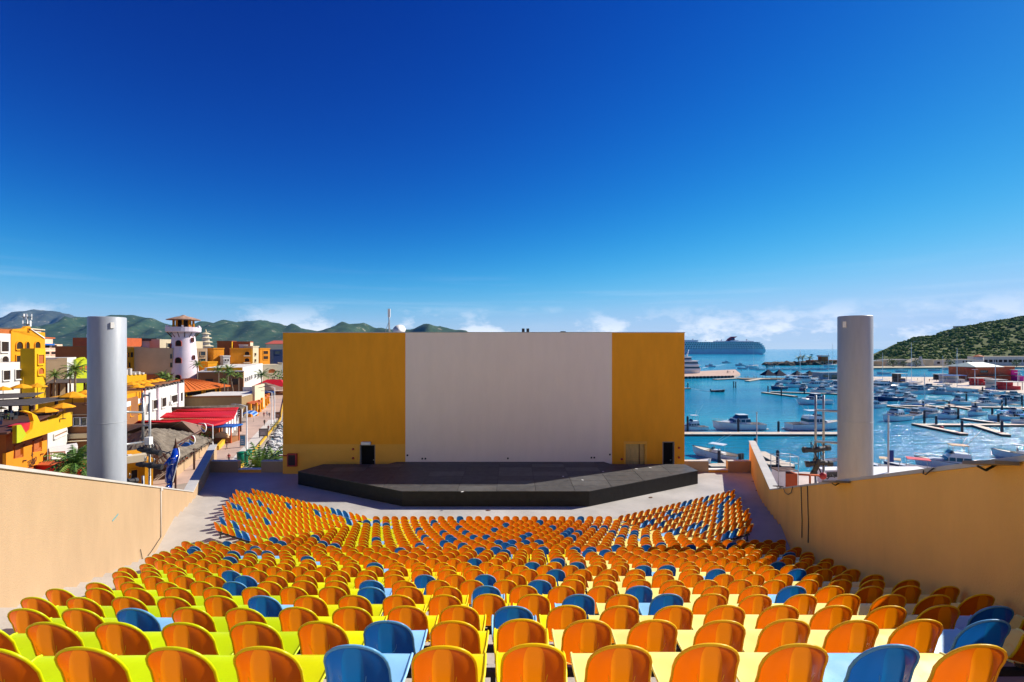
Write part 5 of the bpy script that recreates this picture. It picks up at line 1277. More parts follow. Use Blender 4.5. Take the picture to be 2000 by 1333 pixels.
body = [(-2.6, .5), (2.4, .5), (2.5, 1.2), (2.1, 2.3), (1.7, 2.5), (-2.5, 2.5), (-2.6, 2.3)]
MB().vprism(body, -1, 1).build('body', m_white, t)
for x in (-1.6, 1.5):
    for y in (-.95, .95): w = MB().lathe([(.36, -.12), (.38, -.1), (.38, .1), (.36, .12)], 14).xf(Matrix.Rotation(pi/2, 4, 'X')).build('wheel', m_steel, t, (x, y, .38))
MB().vprism([(-2.2, 1.5), (1.9, 1.5), (1.75, 2.25), (-2.2, 2.25)], -1.02, -1.002).build('side_window', m_win, t)
t = thing('banner_pole', 'tall pale pole with a navy banner beyond the right wall', 'pole', tuple(G(1735, 962, STREET)))
h = ZP(811, t.location.y)-STREET
MB().lathe([(.14, 0), (.12, .3), (.09, h)], 8).build('pole', m_walk, t); MB().box(.12, .75, -.03, .03, ZP(903, t.location.y)-STREET, ZP(880, t.location.y)-STREET).build('banner', mat('navy_cloth', (.01, .025, .14), .7, c2=(.02, .06, .28)), t)
t = thing('banner_pole', 'slim pale pole rising beyond the right wall bend', 'pole', tuple(G(1478, 925, STREET))); h = ZP(808, t.location.y)-STREET
MB().lathe([(.12, 0), (.10, .3), (.07, h)], 8).build('pole', m_walk, t); MB().lathe([(.1, h), (.14, h+.1), (.05, h+.25)], 8).build('cap', m_galv, t)
t = thing('quay_canopy', 'low white quay canopy right of the grey column', 'canopy', tuple(G(1750, 962, STREET)))
z = 2.6; MB().box(-6, 6, -1.5, 3.5, z, z+.2).build('roof', m_white, t); MB().box(-6, 6, -1.55, -1.5, z-.5, z+.1).build('valance', mat('pale_blue', (.3, .45, .7), .7), t)
for x in (-5.6, 0, 5.6): MB().box(x-.08, x+.08, -1.3, -1.1, 0, z).build('post', m_galv, t)
# ------------------------------------------------------------------ docks and piles
m_dock = mat('dock_boards', (.60, .52, .42), .85, .2, .18, .6)
m_float = mat('dock_float', (.12, .10, .075), .9, .2, .3, .5)
m_pile = mat('dock_pile', (.045, .04, .055), .7, .3, .3, 1)
def dock(p0, p1, w, lab, z=.55):
    a, b = G(*p0, z), G(*p1, z); d = b-a; ang = atan2(d.y, d.x)
    t = thing('dock', lab, 'dock', (a.x, a.y, 0), ang, 'floating docks in the marina')
    Ln = d.length
    MB().box(0, Ln, -w/2, w/2, -.3, z-.14).build('float', m_float, t)
    n = min(24, max(2, int(Ln/3))); me = MB().box(0, Ln/n-.05, -w/2-.08, w/2+.08, z-.14, z).mesh('deck_board', m_dock)
    for i in range(n): o = part('deck_board', me, t); o.location = (Ln*i/n, 0, R.uniform(-.012, .0))
    return t
dock((1325, 846), (1660, 846), 3.0, 'long straight dock with two white cruisers behind the stage wall')
dock((1484, 882), (1540, 911), 2.0, 'dock running away behind the right wall bend'); dock((1496, 904), (1548, 906), 2.4, 'short landing platform beside the scaffold tower')
dock((1384, 908), (1424, 908), 2.2, 'small float seen through the right parapet gap'); dock((1412, 893), (1424, 905), 1.4, 'short gangway beside the white console boat')
dock((1795, 829), (2080, 829), 2.2, 'long near dock at the right edge of the marina')
dock((1786, 827), (1884, 847), 1.6, 'near finger dock with a red buoy, left of two'); dock((1902, 829), (1966, 849), 1.6, 'near finger dock ending in a dark pile, right of two')
dock((1880, 817), (1950, 826), 1.6, 'finger dock behind the near long dock')
dock((1690, 791), (2060, 797), 2.2, 'second long dock across the right marina')
dock((1702, 789), (1802, 799.5), 1.4, 'finger dock of the second long dock next to the grey column'); dock((1800, 789), (1858, 799.5), 1.4, 'finger dock of the second long dock, second from the column'); dock((1856, 792), (1908, 801), 1.4, 'finger dock of the second long dock, third from the column'); dock((1948, 793), (2010, 801), 1.4, 'finger dock of the second long dock nearest the right edge')
dock((1830, 781), (1905, 786), 1.4, 'finger dock behind the covered blue boat'); dock((1900, 770), (1975, 773.5), 1.6, 'far finger dock below the wharf at right'); dock((1935, 783), (1990, 787), 1.4, 'far finger dock at the right picture edge')
dock((1490, 766), (1555, 774), 1.8, 'dock end beneath the navy fishing boat'); dock((1505, 765), (1665, 770), 1.8, 'dock running behind the navy fishing boat')
dock((1396, 741), (1436, 739), 4, 'float dock left of the navy tents'); dock((1430, 738.5), (1505, 740), 3, 'float dock below the navy tents'); dock((1459, 744), (1490, 739), 3, 'small slanted float dock below the navy tents'); dock((1318, 759), (1347, 758), 2, 'stub of dock at the stage wall edge'); dock((1600, 746), (1660, 747), 3, 'float dock under the grey houseboat')
def pile(px, yb, yt, lab, r=.28):
    b = G(px, yb, .3); h = (yb-yt)/F*b.y
    t = thing('dock_pile', lab, 'pile', (b.x, b.y, -.8), 0, 'dark dock piles')
    MB().lathe([(r, 0), (r, h+1.0), (r*.9, h+1.1)], 10).build('shaft', m_pile, t); MB().lathe([(r*1.05, h+1.08), (r*.6, h+1.3), (0, h+1.4)], 10).build('cap', m_white if R.random() < .35 else m_pile, t)
PL = [(1442, 843, 820, 'dark pile in front of the white cruiser on the long dock'), (1520.5, 842, 825, 'dark pile between the two cruisers on the long dock'), (1343, 843, 815, 'dark pile on the long dock by the stage wall edge'), (1404.5, 905, 880, 'dark pile beside the white console boat'), (1475, 874, 858, 'dark pile at the right wall bend'), (1519, 911, 882, 'dark pile beside the scaffold tower'),
 (1805.5, 827, 803, 'dark pile behind the near finger dock, leftmost at right'), (1828.5, 831, 813, 'dark pile on the near finger dock with the red buoy'), (1871.5, 817, 799, 'dark pile behind the small white cruiser at right'), (1938, 816, 798, 'dark pile left of the console boat at right'), (1950, 826, 809, 'dark pile in front of the console boat at right'), (1879, 845, 824, 'dark pile at the tip of the left near finger dock'), (1957, 846, 824, 'dark pile at the tip of the right near finger dock'),
 (1803, 800, 784, 'dark pile at the tip of the finger nearest the grey column'), (1853.5, 800, 784, 'dark pile at the tip of the second finger from the column'), (1905, 800, 785, 'dark pile at the tip of the third finger from the column'), (1887.5, 784, 770, 'dark pile below the pale dinghies'), (1919, 768, 757, 'dark pile against the wharf at right'), (1941, 779, 771, 'dark short pile in green water at right'), (1964.5, 791, 778, 'dark pile on the second long dock at right'), (1957, 801, 782, 'tall dark pile at the second long dock, right side'), (1996, 793, 773, 'dark pile at the right picture edge'), (1750, 768, 760, 'dark pile right of the big white yacht'),
 (1433, 757, 746, 'left pile of the lone pair standing in open water'), (1437, 757.5, 746, 'right pile of the lone pair standing in open water'), (1500, 764.5, 755, 'pale pile at the bow of the navy fishing boat'), (1526, 773, 760, 'dark pile at the navy fishing boat dock'), (1571, 769, 757, 'dark pile among the crowded boats'), (1343.5, 759, 748, 'dark pile on the stub of dock by the stage wall')]
for p in PL: pile(*p)
for i, (px, yb) in enumerate(((1497, 718), (1500, 718), (1504, 717), (1508, 717), (1512, 716.5))): pile(px, yb, 711, 'pile in the short far row of posts behind the moored dinghies', .5)
t = tag(MB().blob((0, 0, .25), .55, 0, 2, .05, 10, 7).build('mooring_buoy', m_redm, None, tuple(G(1839, 838, 0))), 'round red buoy floating beside the near finger dock', 'buoy')
# ------------------------------------------------------------------ boats
m_gel = mat('white_gelcoat', (.80, .80, .79), .25, .5, .06, .6)
m_navy = mat('navy_gelcoat', (.01, .025, .12), .25, .5, .1, .6)
m_green = mat('green_gelcoat', (.02, .12, .08), .3, .5, .1, .6)
m_deck = mat('cream_deck', (.66, .60, .50), .6, .3, .08, 1)
m_tan = mat('tan_canvas', (.52, .40, .26), .85, .2, .12, 1)
m_bluec = mat('blue_canvas', (.03, .16, .50), .8, .2, .12, 1)
m_glass2 = mat('boat_glass', (.02, .05, .09), .08, .7, 0)
def hullmesh(Ln, B, H, bow):
    m = MB(); ns = 12; sec = []
    for i in range(ns+1):
        s_ = i/ns; b = B/2*(.88+.12*min(1, s_*3))*(1-max(0, (s_-.42)/.58)**2.3); b = max(b, .02)
        zd = H+(bow-H)*s_**2; x = -Ln/2+Ln*s_; fl = max(0, s_-.55)/.45
        xk = x-(.10*Ln*fl*fl)
        sec.append([(x, -b, zd), (x, -b*1.0, zd-.12), (x-.02*Ln*fl, -b*(.86-.35*fl), .12+zd*.18*fl), (xk, -b*(.55-.4*fl), -.2), (xk, 0, -.45), (xk, b*(.55-.4*fl), -.2), (x-.02*Ln*fl, b*(.86-.35*fl), .12+zd*.18*fl), (x, b*1.0, zd-.12), (x, b, zd)])
    vs = [p for q in sec for p in q]; k = 9
    fs = [(i*k+j, (i+1)*k+j, (i+1)*k+j+1, i*k+j+1) for i in range(ns) for j in range(k-1)]+[tuple(range(k))]
    m.add(vs, fs, 0, False); return m, sec
def tbox(m, x0, x1, z0, z1, w0, w1, rf, rb, mi=0):
    vs = [(x0, -w0/2, z0), (x1, -w0/2, z0), (x1, w0/2, z0), (x0, w0/2, z0), (x0+rb, -w1/2, z1), (x1-rf, -w1/2, z1), (x1-rf, w1/2, z1), (x0+rb, w1/2, z1)]
    m.add(vs, [(0, 3, 2, 1), (4, 5, 6, 7), (0, 1, 5, 4), (1, 2, 6, 5), (2, 3, 7, 6), (3, 0, 4, 7)], mi); return m
def band(x0, x1, z0, z1, w0, w1, rf, rb, f0, f1, g=.03):
    m = MB(); L_ = lambda a, b, t_: a+(b-a)*t_
    X0, X1 = x0, x1
    return tbox(m, L_(x0, x0+rb, f0)-g, L_(x1, x1-rf, f0)+g, L_(z0, z1, f0), L_(z0, z1, f1), L_(w0, w1, f0)+2*g, L_(w0, w1, f1)+2*g, rf*(f1-f0), rb*(f1-f0))
def boat(kind, px, py, Ln, yaw, lab, hm=None, name=None, group='boats in the marina', B=None, cover=None, top=True):
    c = G(px, py, 0); B = B or Ln*.31
    t = thing(name or {'cruiser': 'motor_cruiser', 'console': 'console_boat', 'panga': 'skiff', 'sail': 'sailing_boat'}[kind], lab, 'boat', (c.x, c.y, R.uniform(-.05, .05)), yaw, group)
    H = Ln*.085+.35; bow = H*1.55
    m, sec = hullmesh(Ln, B, H, bow); h = m.build('hull', hm or m_gel, t); fix_normals(h)
    MB().tube([sec[i][0] for i in range(13)]+[sec[i][8] for i in range(12, -1, -1)], .045, 5).build('rub_rail', m_steel if hm is None else m_gel, h)
    d = MB(); k = [(q[0][0], q[0][1]*.97, q[0][2]-.03) for q in sec]+[(q[8][0], q[8][1]*.97, q[8][2]-.03) for q in sec[::-1]]
    cut = 4 if kind in ('cruiser', 'sail') else 8
    n = 13
    d.add([k[i] for i in range(n)]+[k[2*n-1-i] for i in range(n)], [(i, i+1, n+i+1, n+i) for i in range(cut, n-1)])
    zc = H*.42
    d.add([(sec[i][0][0], sec[i][0][1]*.86, zc) for i in range(cut+1)]+[(sec[i][8][0], sec[i][8][1]*.86, zc) for i in range(cut+1)], [(i, i+1, cut+2+i, cut+1+i) for i in range(cut)])
    d.add([(sec[i][0][0], sec[i][0][1]*.86, zc) for i in range(cut+1)]+[(sec[i][0][0], sec[i][0][1]*.93, sec[i][0][2]-.01) for i in range(cut+1)], [(i, i+1, cut+2+i, cut+1+i) for i in range(cut)])
    d.add([(sec[i][8][0], sec[i][8][1]*.86, zc) for i in range(cut+1)]+[(sec[i][8][0], sec[i][8][1]*.93, sec[i][8][2]-.01) for i in range(cut+1)], [(i, i+1, cut+2+i, cut+1+i) for i in range(cut)])
    x = sec[cut][0][0]; d.add([(x, sec[cut][0][1]*.86, zc), (x, sec[cut][8][1]*.86, zc), (x, sec[cut][8][1]*.95, sec[cut][8][2]), (x, sec[cut][0][1]*.95, sec[cut][0][2])], [(0, 1, 2, 3)])
    d.build('deck', m_deck if kind != 'panga' else m_gel, t)
    if kind == 'cruiser':
        a = (-Ln*.20, Ln*.20, H*.95, H*.95+Ln*.085+.35, B*.78, B*.66, Ln*.13, .1)
        tbox(MB(), *a).build('cabin', m_gel, t); w = band(*a, .38, .88).build('cabin_window', m_glass2, t)
        for s_ in (-.09, .0, .09): MB().box(Ln*s_-.05, Ln*s_+.05, -B*.395, B*.395, a[2]+.1, a[3]-.02).build('window_post', m_gel, w)
        tbox(MB(), Ln*.12, Ln*.36, bow*.80, bow*.80+.35, B*.55, B*.38, Ln*.1, .1).build('trunk_cabin', m_gel, t)
        if top:
            z = a[3]; b = (-Ln*.19, Ln*.08, z, z+.55, B*.66, B*.60, .5, .05)
            tbox(MB(), *b).build('flybridge', m_gel, t)
            tbox(MB(), Ln*.0, Ln*.085, z+.5, z+1.0, B*.55, B*.42, .45, .3).build('windscreen', m_glass2, t)
            tz = z+1.9; MB().box(-Ln*.17, Ln*.05, -B*.3, B*.3, tz, tz+.1).build('hardtop', cover or m_gel, t)
            p = MB()
            for sx_ in (-Ln*.16, Ln*.03):
                for sy in (-1, 1): p.tube([(sx_, sy*B*.29, z+.4), (sx_, sy*B*.27, tz)], .035, 5)
            p.build('top_frame', m_galv, t)
            MB().tube([(-Ln*.1, 0, tz), (-Ln*.16, 0, tz+1.4)], .025, 5).tube([(-Ln*.12, B*.25, tz), (-Ln*.3, B*.5, tz+3.2)], .018, 4).build('antenna', m_white, t)
        else:
            b = (-Ln*.16, Ln*.06, a[3], a[3]+.9, B*.60, B*.5, .8, .1)
            tbox(MB(), *b).build('helm_screen', m_glass2, t); MB().box(-Ln*.17, Ln*.02, -B*.28, B*.28, a[3]+.9, a[3]+1.0).build('hardtop', m_gel, t)
        r_ = MB(); pr = [(sec[i][0][0], sec[i][0][1]*.93, sec[i][0][2]+.55) for i in range(7, 13)]+[(sec[i][8][0], sec[i][8][1]*.93, sec[i][8][2]+.55) for i in range(12, 6, -1)]
        r_.tube(pr, .02, 4)
        for q in pr[::2]: r_.tube([q, (q[0], q[1], q[2]-.55)], .016, 4)
        r_.build('bow_rail', m_galv, t); MB().box(-Ln*.56, -Ln*.5, -B*.36, B*.36, .1, .22).build('swim_platform', m_deck, t)
    elif kind == 'console':
        tbox(MB(), -Ln*.08, Ln*.08, H*.4, H*.4+1.25, B*.36, B*.30, .35, .05).build('console', m_gel, t); tbox(MB(), Ln*.02, Ln*.07, H*.4+1.2, H*.4+1.7, B*.32, B*.26, .2, .1).build('windscreen', m_glass2, t)
        MB().box(-Ln*.2, -Ln*.1, -B*.2, B*.2, H*.4, H*.4+.9).build('seat', m_white, t)
        if top:
            MB().box(-Ln*.2, Ln*.1, -B*.34, B*.34, H*.4+2.3, H*.4+2.42).build('t_top', cover or m_gel, t); p = MB()
            for sx_ in (-Ln*.16, Ln*.05):
                for sy in (-1, 1): p.tube([(sx_, sy*B*.22, H*.4), (sx_, sy*B*.3, H*.4+2.3)], .035, 5)
            p.build('top_frame', m_galv, t); MB().tube([(0, B*.3, H*.4+2.4), (-Ln*.3, B*.7, H*.4+4.6)], .018, 4).tube([(0, -B*.3, H*.4+2.4), (-Ln*.3, -B*.7, H*.4+4.6)], .018, 4).build('outrigger', m_white, t)
        for sy in (-1, 1): MB().box(-Ln*.53-.25, -Ln*.5+.1, sy*B*.13-.2, sy*B*.13+.2, H*.5, H+.55).tube([(-Ln*.5-.1, sy*B*.13, H*.5), (-Ln*.5-.1, sy*B*.13, -.3)], .09, 6).build('outboard', m_steel, t)
    elif kind == 'panga':
        for s_ in (-.25, 0, .22): MB().box(Ln*s_-.15, Ln*s_+.15, -B*.4, B*.4, H*.65, H*.72).build('bench', m_gel, t)
        MB().box(-Ln*.53-.2, -Ln*.5+.1, -.2, .2, H*.5, H+.5).tube([(-Ln*.5-.08, 0, H*.5), (-Ln*.5-.08, 0, -.3)], .08, 6).build('outboard', m_steel, t)
        if cover:
            MB().box(-Ln*.2, Ln*.15, -B*.4, B*.4, H+1.5, H+1.58).build('sun_canopy', cover, t); p = MB()
            for sx_ in (-Ln*.18, Ln*.13):
                for sy in (-1, 1): p.tube([(sx_, sy*B*.42, H*.8), (sx_, sy*B*.38, H+1.5)], .03, 5)
            p.build('canopy_frame', m_galv, t)
    else:
        tbox(MB(), -Ln*.12, Ln*.22, H*.95, H*.95+.6, B*.55, B*.42, .6, .1).build('coachroof', m_gel, t)
        MB().lathe([(.13, 0), (.12, Ln*.9), (.07, Ln*1.35)], 8, (Ln*.08, 0, H)).build('mast', m_white, t)
        MB().tube([(Ln*.08, 0, H+1.5), (-Ln*.32, 0, H+1.4)], .16, 8).build('boom', cover or m_bluec, t)
        st_ = MB()
        for e in ((Ln*.48, 0, bow), (-Ln*.48, 0, H), (Ln*.05, B*.45, H), (Ln*.05, -B*.45, H)): st_.tube([(Ln*.08, 0, H+Ln*1.3), e], .015, 3)
        st_.build('rigging', m_galv, t)
    return t
LEFT = pi
boat('cruiser', 1441, 839, 13.8, LEFT+.05, 'white motor cruiser with blue glass hardtop on the long dock', top=False)
boat('cruiser', 1592, 839, 14.5, .04, 'white flybridge cruiser half hidden by the right grey column')
boat('cruiser', 1588, 790, 15, LEFT+.25, 'sleek white express cruiser with a dark canopy behind the pipe frame', top=False)
boat('cruiser', 1520, 761, 11.5, LEFT+.45, 'navy hulled fishing boat at the end of the crowded dock', m_navy)
boat('console', 1397, 895, 9.5, 2.3, 'white console fishing boat with tower seen right of the stage wall')
boat('panga', 1402, 766, 6.5, -.25, 'open skiff speeding across the bay with a white wake', mat('dull_maroon', (.12, .05, .05), .5), group='boats under way')
boat('cruiser', 1748, 822, 12, LEFT+.42, 'white flybridge cruiser right of the grey column'); boat('cruiser', 1790, 817, 9, .5, 'small white cabin boat behind the flybridge cruiser', top=False)
boat('cruiser', 1852, 818, 10, LEFT+.3, 'small white cruiser with tan canvas on the near dock', cover=m_tan); boat('console', 1957, 821, 9.5, LEFT+.1, 'pale console boat with a bimini top at right', cover=m_bluec)
boat('console', 1998, 830, 9, LEFT+.2, 'blue covered boat cut by the right picture edge', cover=m_bluec)
boat('cruiser', 1919, 795, 11, LEFT+.2, 'white boat with a pale blue cover on the second dock', top=False); boat('panga', 1822, 789, 8, LEFT, 'small boat under a peaked white cover on the second dock', cover=m_gel)
boat('cruiser', 1733, 783, 12, LEFT+.1, 'navy hulled cabin cruiser beside the right grey column', m_navy); boat('cruiser', 1775, 782, 9, .2, 'low white boat right of the navy cabin cruiser', top=False)
boat('cruiser', 1797, 770, 15, .1, 'long white sleek yacht below the wharf', top=False); boat('cruiser', 1835, 770, 11, 2.2, 'white cabin yacht facing away below the wharf')
boat('console', 1873, 773, 9, LEFT+.3, 'pale inflatable with red seats below the wharf, left one', top=False); boat('console', 1902, 774, 8, LEFT+.2, 'pale inflatable below the wharf, right one', top=False)
boat('cruiser', 1725, 763, 19, .15, 'large white yacht with a row of dark windows by the grey column'); boat('cruiser', 1990, 790, 9, .2, 'white boat with dark hull line at the right picture edge', top=False)
boat('cruiser', 1720, 774, 10, .5, 'white sport boat between the navy cruiser and the large yacht'); boat('cruiser', 1760, 775, 10, .2, 'white flybridge boat behind the low white boat')
boat('sail', 1776, 754, 17, .1, 'white sailing boat with the tallest mast right of the grey column'); boat('sail', 1874, 766, 15, LEFT, 'sailing boat with a blue boom cover at the wharf')
boat('sail', 1470, 718, 18, .4, 'distant sailing boat with a thin mast among the dinghies'); boat('sail', 1624, 716, 19, .2, 'distant sailing boat beside the islet building')
for i, (px, py, L_, yw, hm) in enumerate(((1552, 757, 13, LEFT+.3, None), (1570, 763, 11, .9, m_navy), (1590, 757, 14, LEFT+.2, None), (1612, 762, 11, .3, None), (1628, 757, 12, 2.6, None), (1540, 749, 15, LEFT+.1, None), (1572, 747, 18, .05, None), (1602, 768, 10, LEFT, None), (1632, 770, 9, .2, None))):
    boat('cruiser', px, py, L_, yw, ['white cruiser in the crowded dock just behind the navy fishing boat', 'navy cruiser in the middle of the crowded dock', 'large white cruiser in the crowded dock, centre back', 'white cruiser in the crowded dock left of the grey column', 'white cruiser touching the grey column in the crowded dock', 'white covered boat at the left back of the crowded dock', 'long white yacht at the back of the crowded dock', 'small white boat in front of the crowded dock', 'small white boat at the crowded dock edge by the grey column'][i], hm, top=i % 3 != 1)
for i in range(11):
    px = 1452+i*17+R.uniform(-3, 3); boat('panga', px, 722+R.uniform(-1, 2.5), 10, LEFT+R.uniform(-.2, .2), 'white skiff in the far row moored behind the navy tents', group='row of moored skiffs', cover=m_gel if i % 3 == 0 else None)
for px, py, lab in ((1487, 694, 'tiny launch just astern of the cruise ship'), (1387, 717, 'small dark launch right of the ferry yacht'), (1418, 710, 'white launch under way in the outer bay'), (1445, 715, 'white cabin launch behind the pier'), (1585, 694, 'tiny white yacht near the horizon'), (1352, 841, 'white boat stern just right of the stage wall')):
    boat('cruiser', px, py, 12 if py < 800 else 8, LEFT+R.uniform(-.2, .2), lab, group='boats under way' if py < 800 else 'boats in the marina')
boat('panga', 1735, 926, 8.5, 2.5, 'green and white skiff with a tan canopy just beyond the right wall', m_green, cover=m_tan); boat('panga', 1790, 926, 9, 2.6, 'navy skiff with a red sun canopy just beyond the right wall', m_navy, cover=m_redm)
boat('cruiser', 1862, 918, 11, 2.7, 'white fishing boat with brown canvas just beyond the right wall', cover=m_tan); boat('console', 1992, 897, 8, 2.4, 'white console boat peeking over the wall at the right edge'); boat('panga', 1628, 910, 7, .1, 'white skiff half hidden behind the right pipe frame'); boat('panga', 1362, 911, 6, .3, 'white dinghy bow over the parapet beside the stage wall')
BX = [(1716, 757, 13, .3, 'white cruiser behind the large yacht by the grey column'), (1742, 768, 11, LEFT, 'white cruiser wedged between the large yacht and the sport boat'), (1786, 764, 12, .2, 'white cruiser tied under the tall mast'), (1812, 763, 11, LEFT+.2, 'white cruiser second from the tall mast'), (1850, 764, 10, .4, 'white cruiser left of the blue boom sailing boat'), (1708, 797, 10, .1, 'white boat bow behind the grey column on the second dock'), (1783, 792, 9, .2, 'white cruiser on the second dock left of the peaked cover'), (1872, 791, 10, LEFT+.3, 'white cruiser on the second dock between two fingers'), (1960, 789, 11, LEFT+.1, 'white cruiser on the second dock toward the right edge'), (1982, 779, 10, .2, 'white cruiser before the far finger dock at right'), (1930, 780, 9, LEFT, 'white cabin boat before the far finger docks'), (1945, 766, 10, .1, 'white cabin boat under the wharf edge at right'), (1980, 818, 10, LEFT+.2, 'white cruiser behind the near long dock at right'), (1820, 814, 9, .4, 'white cabin boat between the two near cruisers'), (1905, 812, 9, LEFT+.4, 'white cabin boat behind the near dock, centre right')]
for px, py, L_, yw, lab in BX: boat('cruiser', px, py, L_, yw, lab, top=R.random() < .65, hm=m_navy if R.random() < .12 else None, cover=R.choice([None, m_tan, m_bluec, None]))
for px, py, L_, lab in ((1721, 752, 13, 'thin mast sailing boat hugging the grey column'), (1838, 757, 12, 'sailing boat between the two tall masts'), (1560, 745, 14, 'sailing boat in the crowded dock left of the right column'), (1615, 748, 13, 'sailing boat in the crowded dock next to the right column'), (1940, 772, 11, 'small sailing boat before the kiosk'), (1801, 805, 9, 'small sailing boat behind the near finger dock')): boat('sail', px, py, L_, R.uniform(-.3, .3), lab)
# wakes
def wake(pts, w, lab):
    q = [G(px, py, .02) for px, py in pts]; m = MB(); n = len(q); vs = []
    for i, p in enumerate(q):
        k = w*(.35+.65*(1-i/(n-1))); vs += [(p.x, p.y-k, .02+.03*(i % 2)), (p.x, p.y, .14), (p.x, p.y+k, .02)]
    m.add(vs, [(i*3+j, i*3+3+j, i*3+4+j, i*3+1+j) for i in range(n-1) for j in range(2)], 0, True)
    o = m.build('boat_wake', mat('wake_foam', (.50, .66, .72), .6, .3, .35, .5)); fix_normals(o); o['kind'] = 'stuff'; o['label'] = lab; o['category'] = 'wake'
wake([(1325, 756), (1345, 759), (1365, 762), (1380, 764.5), (1396, 766.5)], 1.2, 'white wake trailing behind the speeding skiff'); wake([(1372, 719), (1390, 716), (1410, 713), (1420, 711)], 2.0, 'thin wake behind the launch in the outer bay')
# ------------------------------------------------------------------ pier, ferry, tents, islet, houseboat
t = thing('stone_pier', 'pinkish stone pier with black tyre fenders right of the stage wall', 'pier', (0, 0, 0))
pl = [G2(1322, 736, 1.6), G2(1434, 734, 1.6), G2(1446, 730, 1.6), G2(1436, 722, 1.6), G2(1390, 724, 1.6), G2(1322, 728, 1.6)]
o = MB().prism(pl, -1, 1.6).build('pier_body', mat('pier_stone', (.56, .40, .31), .85, .2, .15, .2), t); fix_normals(o)
a, b = Vector((*pl[0], .9)), Vector((*pl[1], .9)); me = MB().lathe([(.5, -.2), (1.0, -.25), (1.0, .25), (.5, .2)], 12).xf(Matrix.Rotation(pi/2, 4, 'X')).mesh('tyre', m_steel)
for i in range(16): o = part('tyre', me, t); p = a.lerp(b, (i+.5)/16); o.location = (p.x, p.y-.35, .7)
DF = 385
t = thing('ferry_yacht', 'white multi deck ferry yacht moored beside the stage wall edge', 'ship', (XP(1318, DF), DF+6, 0), 0)
m, sec = hullmesh(46, 9, 4.2, 6); h = m.build('hull', m_gel, t); fix_normals(h)
for k, (x0, x1, z0, z1) in enumerate(((-21, 21, 4.1, 8.0), (-19, 20, 8.0, 11.6), (-12, 15, 11.6, 14.6))):
    a = (x0, x1, z0, z1, 8.2-k, 7.6-k, 1.2, .6); tbox(MB(), *a).build('deck_house', m_gel, t); band(*a, .35, .75, .05).build('window_band', m_glass2, t)
    MB().box(x0-1.5, x1+.4, -4.4+k*.5, 4.4-k*.5, z1, z1+.25).build('deck_slab', m_white, t)
MB().tube([(11.5, 0, 14.6), (13, 0, 20.5)], [.9, .25], 8).build('mast', m_white, t)
def tent(px, py, w, D, lab, mt):
    c = P(px, py, D); r_ = w/2/F*D
    t = thing('pier_tent', lab, 'tent', (c.x, c.y, .55), 0, 'navy tents on the dock')
    z = ZP(py+11, D)-.55
    hip('canopy', [(-r_, -r_), (r_, -r_), (r_, r_), (-r_, r_)], z, [(0, 0, c.z-.55)], mt, t)
    for x in (-1, 1):
        for y in (-1, 1): MB().tube([(x*r_*.95, y*r_*.95, 0), (x*r_*.95, y*r_*.95, z)], .1, 5).build('post', m_galv, t)
m_nvt = mat('navy_tent', (.008, .012, .04), .8, .2, .1, 1)
for px, py, lab in ((1500, 722, 'navy pyramid tent, first from the left'), (1522, 722.5, 'navy pyramid tent, second from the left'), (1557, 724, 'navy pyramid tent, third from the left'), (1581, 724, 'navy pyramid tent, rightmost of four')): tent(px, py, 22, 352, lab, m_nvt)
t = thing('tent_platform', 'low floating platform carrying the navy tents', 'platform', tuple(G(1540, 742, 0)))
MB().box(-32, 26, -3, 14, -.4, .5).build('float', m_float, t)
for px, lab in ((1552, 'left white awning below the navy tents'), (1585, 'right white awning below the navy tents')):
    p = P(px, 735, 330); t = thing('white_awning', lab, 'awning', (p.x, p.y, .5), 0, 'white awnings on the dock'); MB().box(-6.5, 6.5, -1.5, 1.5, p.z-.5, p.z-.2).build('roof', m_white, t)
    for x in (-6, 0, 6): MB().box(x-.1, x+.1, -1.2, -1, 0, p.z-.5).build('post', m_galv, t)
for i in range(14):
    px = R.uniform(1420, 1448) if i < 7 else R.uniform(1455, 1500); q = G(px, R.uniform(727, 731) if i < 7 else 739, 1.6 if i < 7 else .55)
    person(q, R.uniform(0, 6), R.choice([nav, whc, redc, grc, teal]), R.choice([nav, blk, grc]), 'tiny person in the crowd on the stone pier' if i < 7 else 'tiny person standing on the float dock by the navy tents', group='crowd on the pier' if i < 7 else 'people on the float dock')
b = Bld('houseboat', 'long grey houseboat with green windows left of the right column', 'houseboat', 1603, 322, 1660, 324, 728, 8, mat('grey_panel', (.32, .33, .35), .5), .3)
for x in (1608, 1624, 1640): b.win(x, 733, x+12, 741, pane=mat('green_glass', (.02, .12, .09), .15, .6, .2), fr=mat('grey_trim', (.22, .23, .25), .5))
# islet
t = thing('islet', 'rocky breakwater islet left of the right column', 'islet', (0, 0, 0)); m = MB(); RI = random.Random(9)
for i in range(150):
    s_ = RI.random(); p = G(1498+s_*165, 713-3*s_+RI.uniform(-2, 2.2), 0); r_ = RI.uniform(2, 6)*(1+.3*s_)
    m.blob((p.x, p.y, .5), (r_*1.2, r_, r_*.55), 0 if RI.random() < .6 else 1, i, .35, 7, 4)
for k in range(len(m.sm)): m.sm[k] = False
m.build('boulders', [mat('islet_rock', (.20, .14, .10), .95, .1, .3, .2), mat('islet_dark', (.07, .07, .06), .95, .1, .3, .2)], t)
b = Bld('islet_house', 'red brown islet house with a small tower', 'building', 1588, 640, 1660, 645, 704, 14, m_terra, 1)
for x in (1594, 1603, 1612, 1621): b.win(x, 707, x+5, 713, fr=m_cream)
xx, _ = b.loc(1606, 704); MB().box(xx, xx+9, 1, 8, b.zt, b.zt+4.5).build('tower', m_terra, b.t); MB().box(xx-1, xx+10, 0, 9, b.zt+4.5, b.zt+6.5).build('tower_roof', m_wht, b.t)
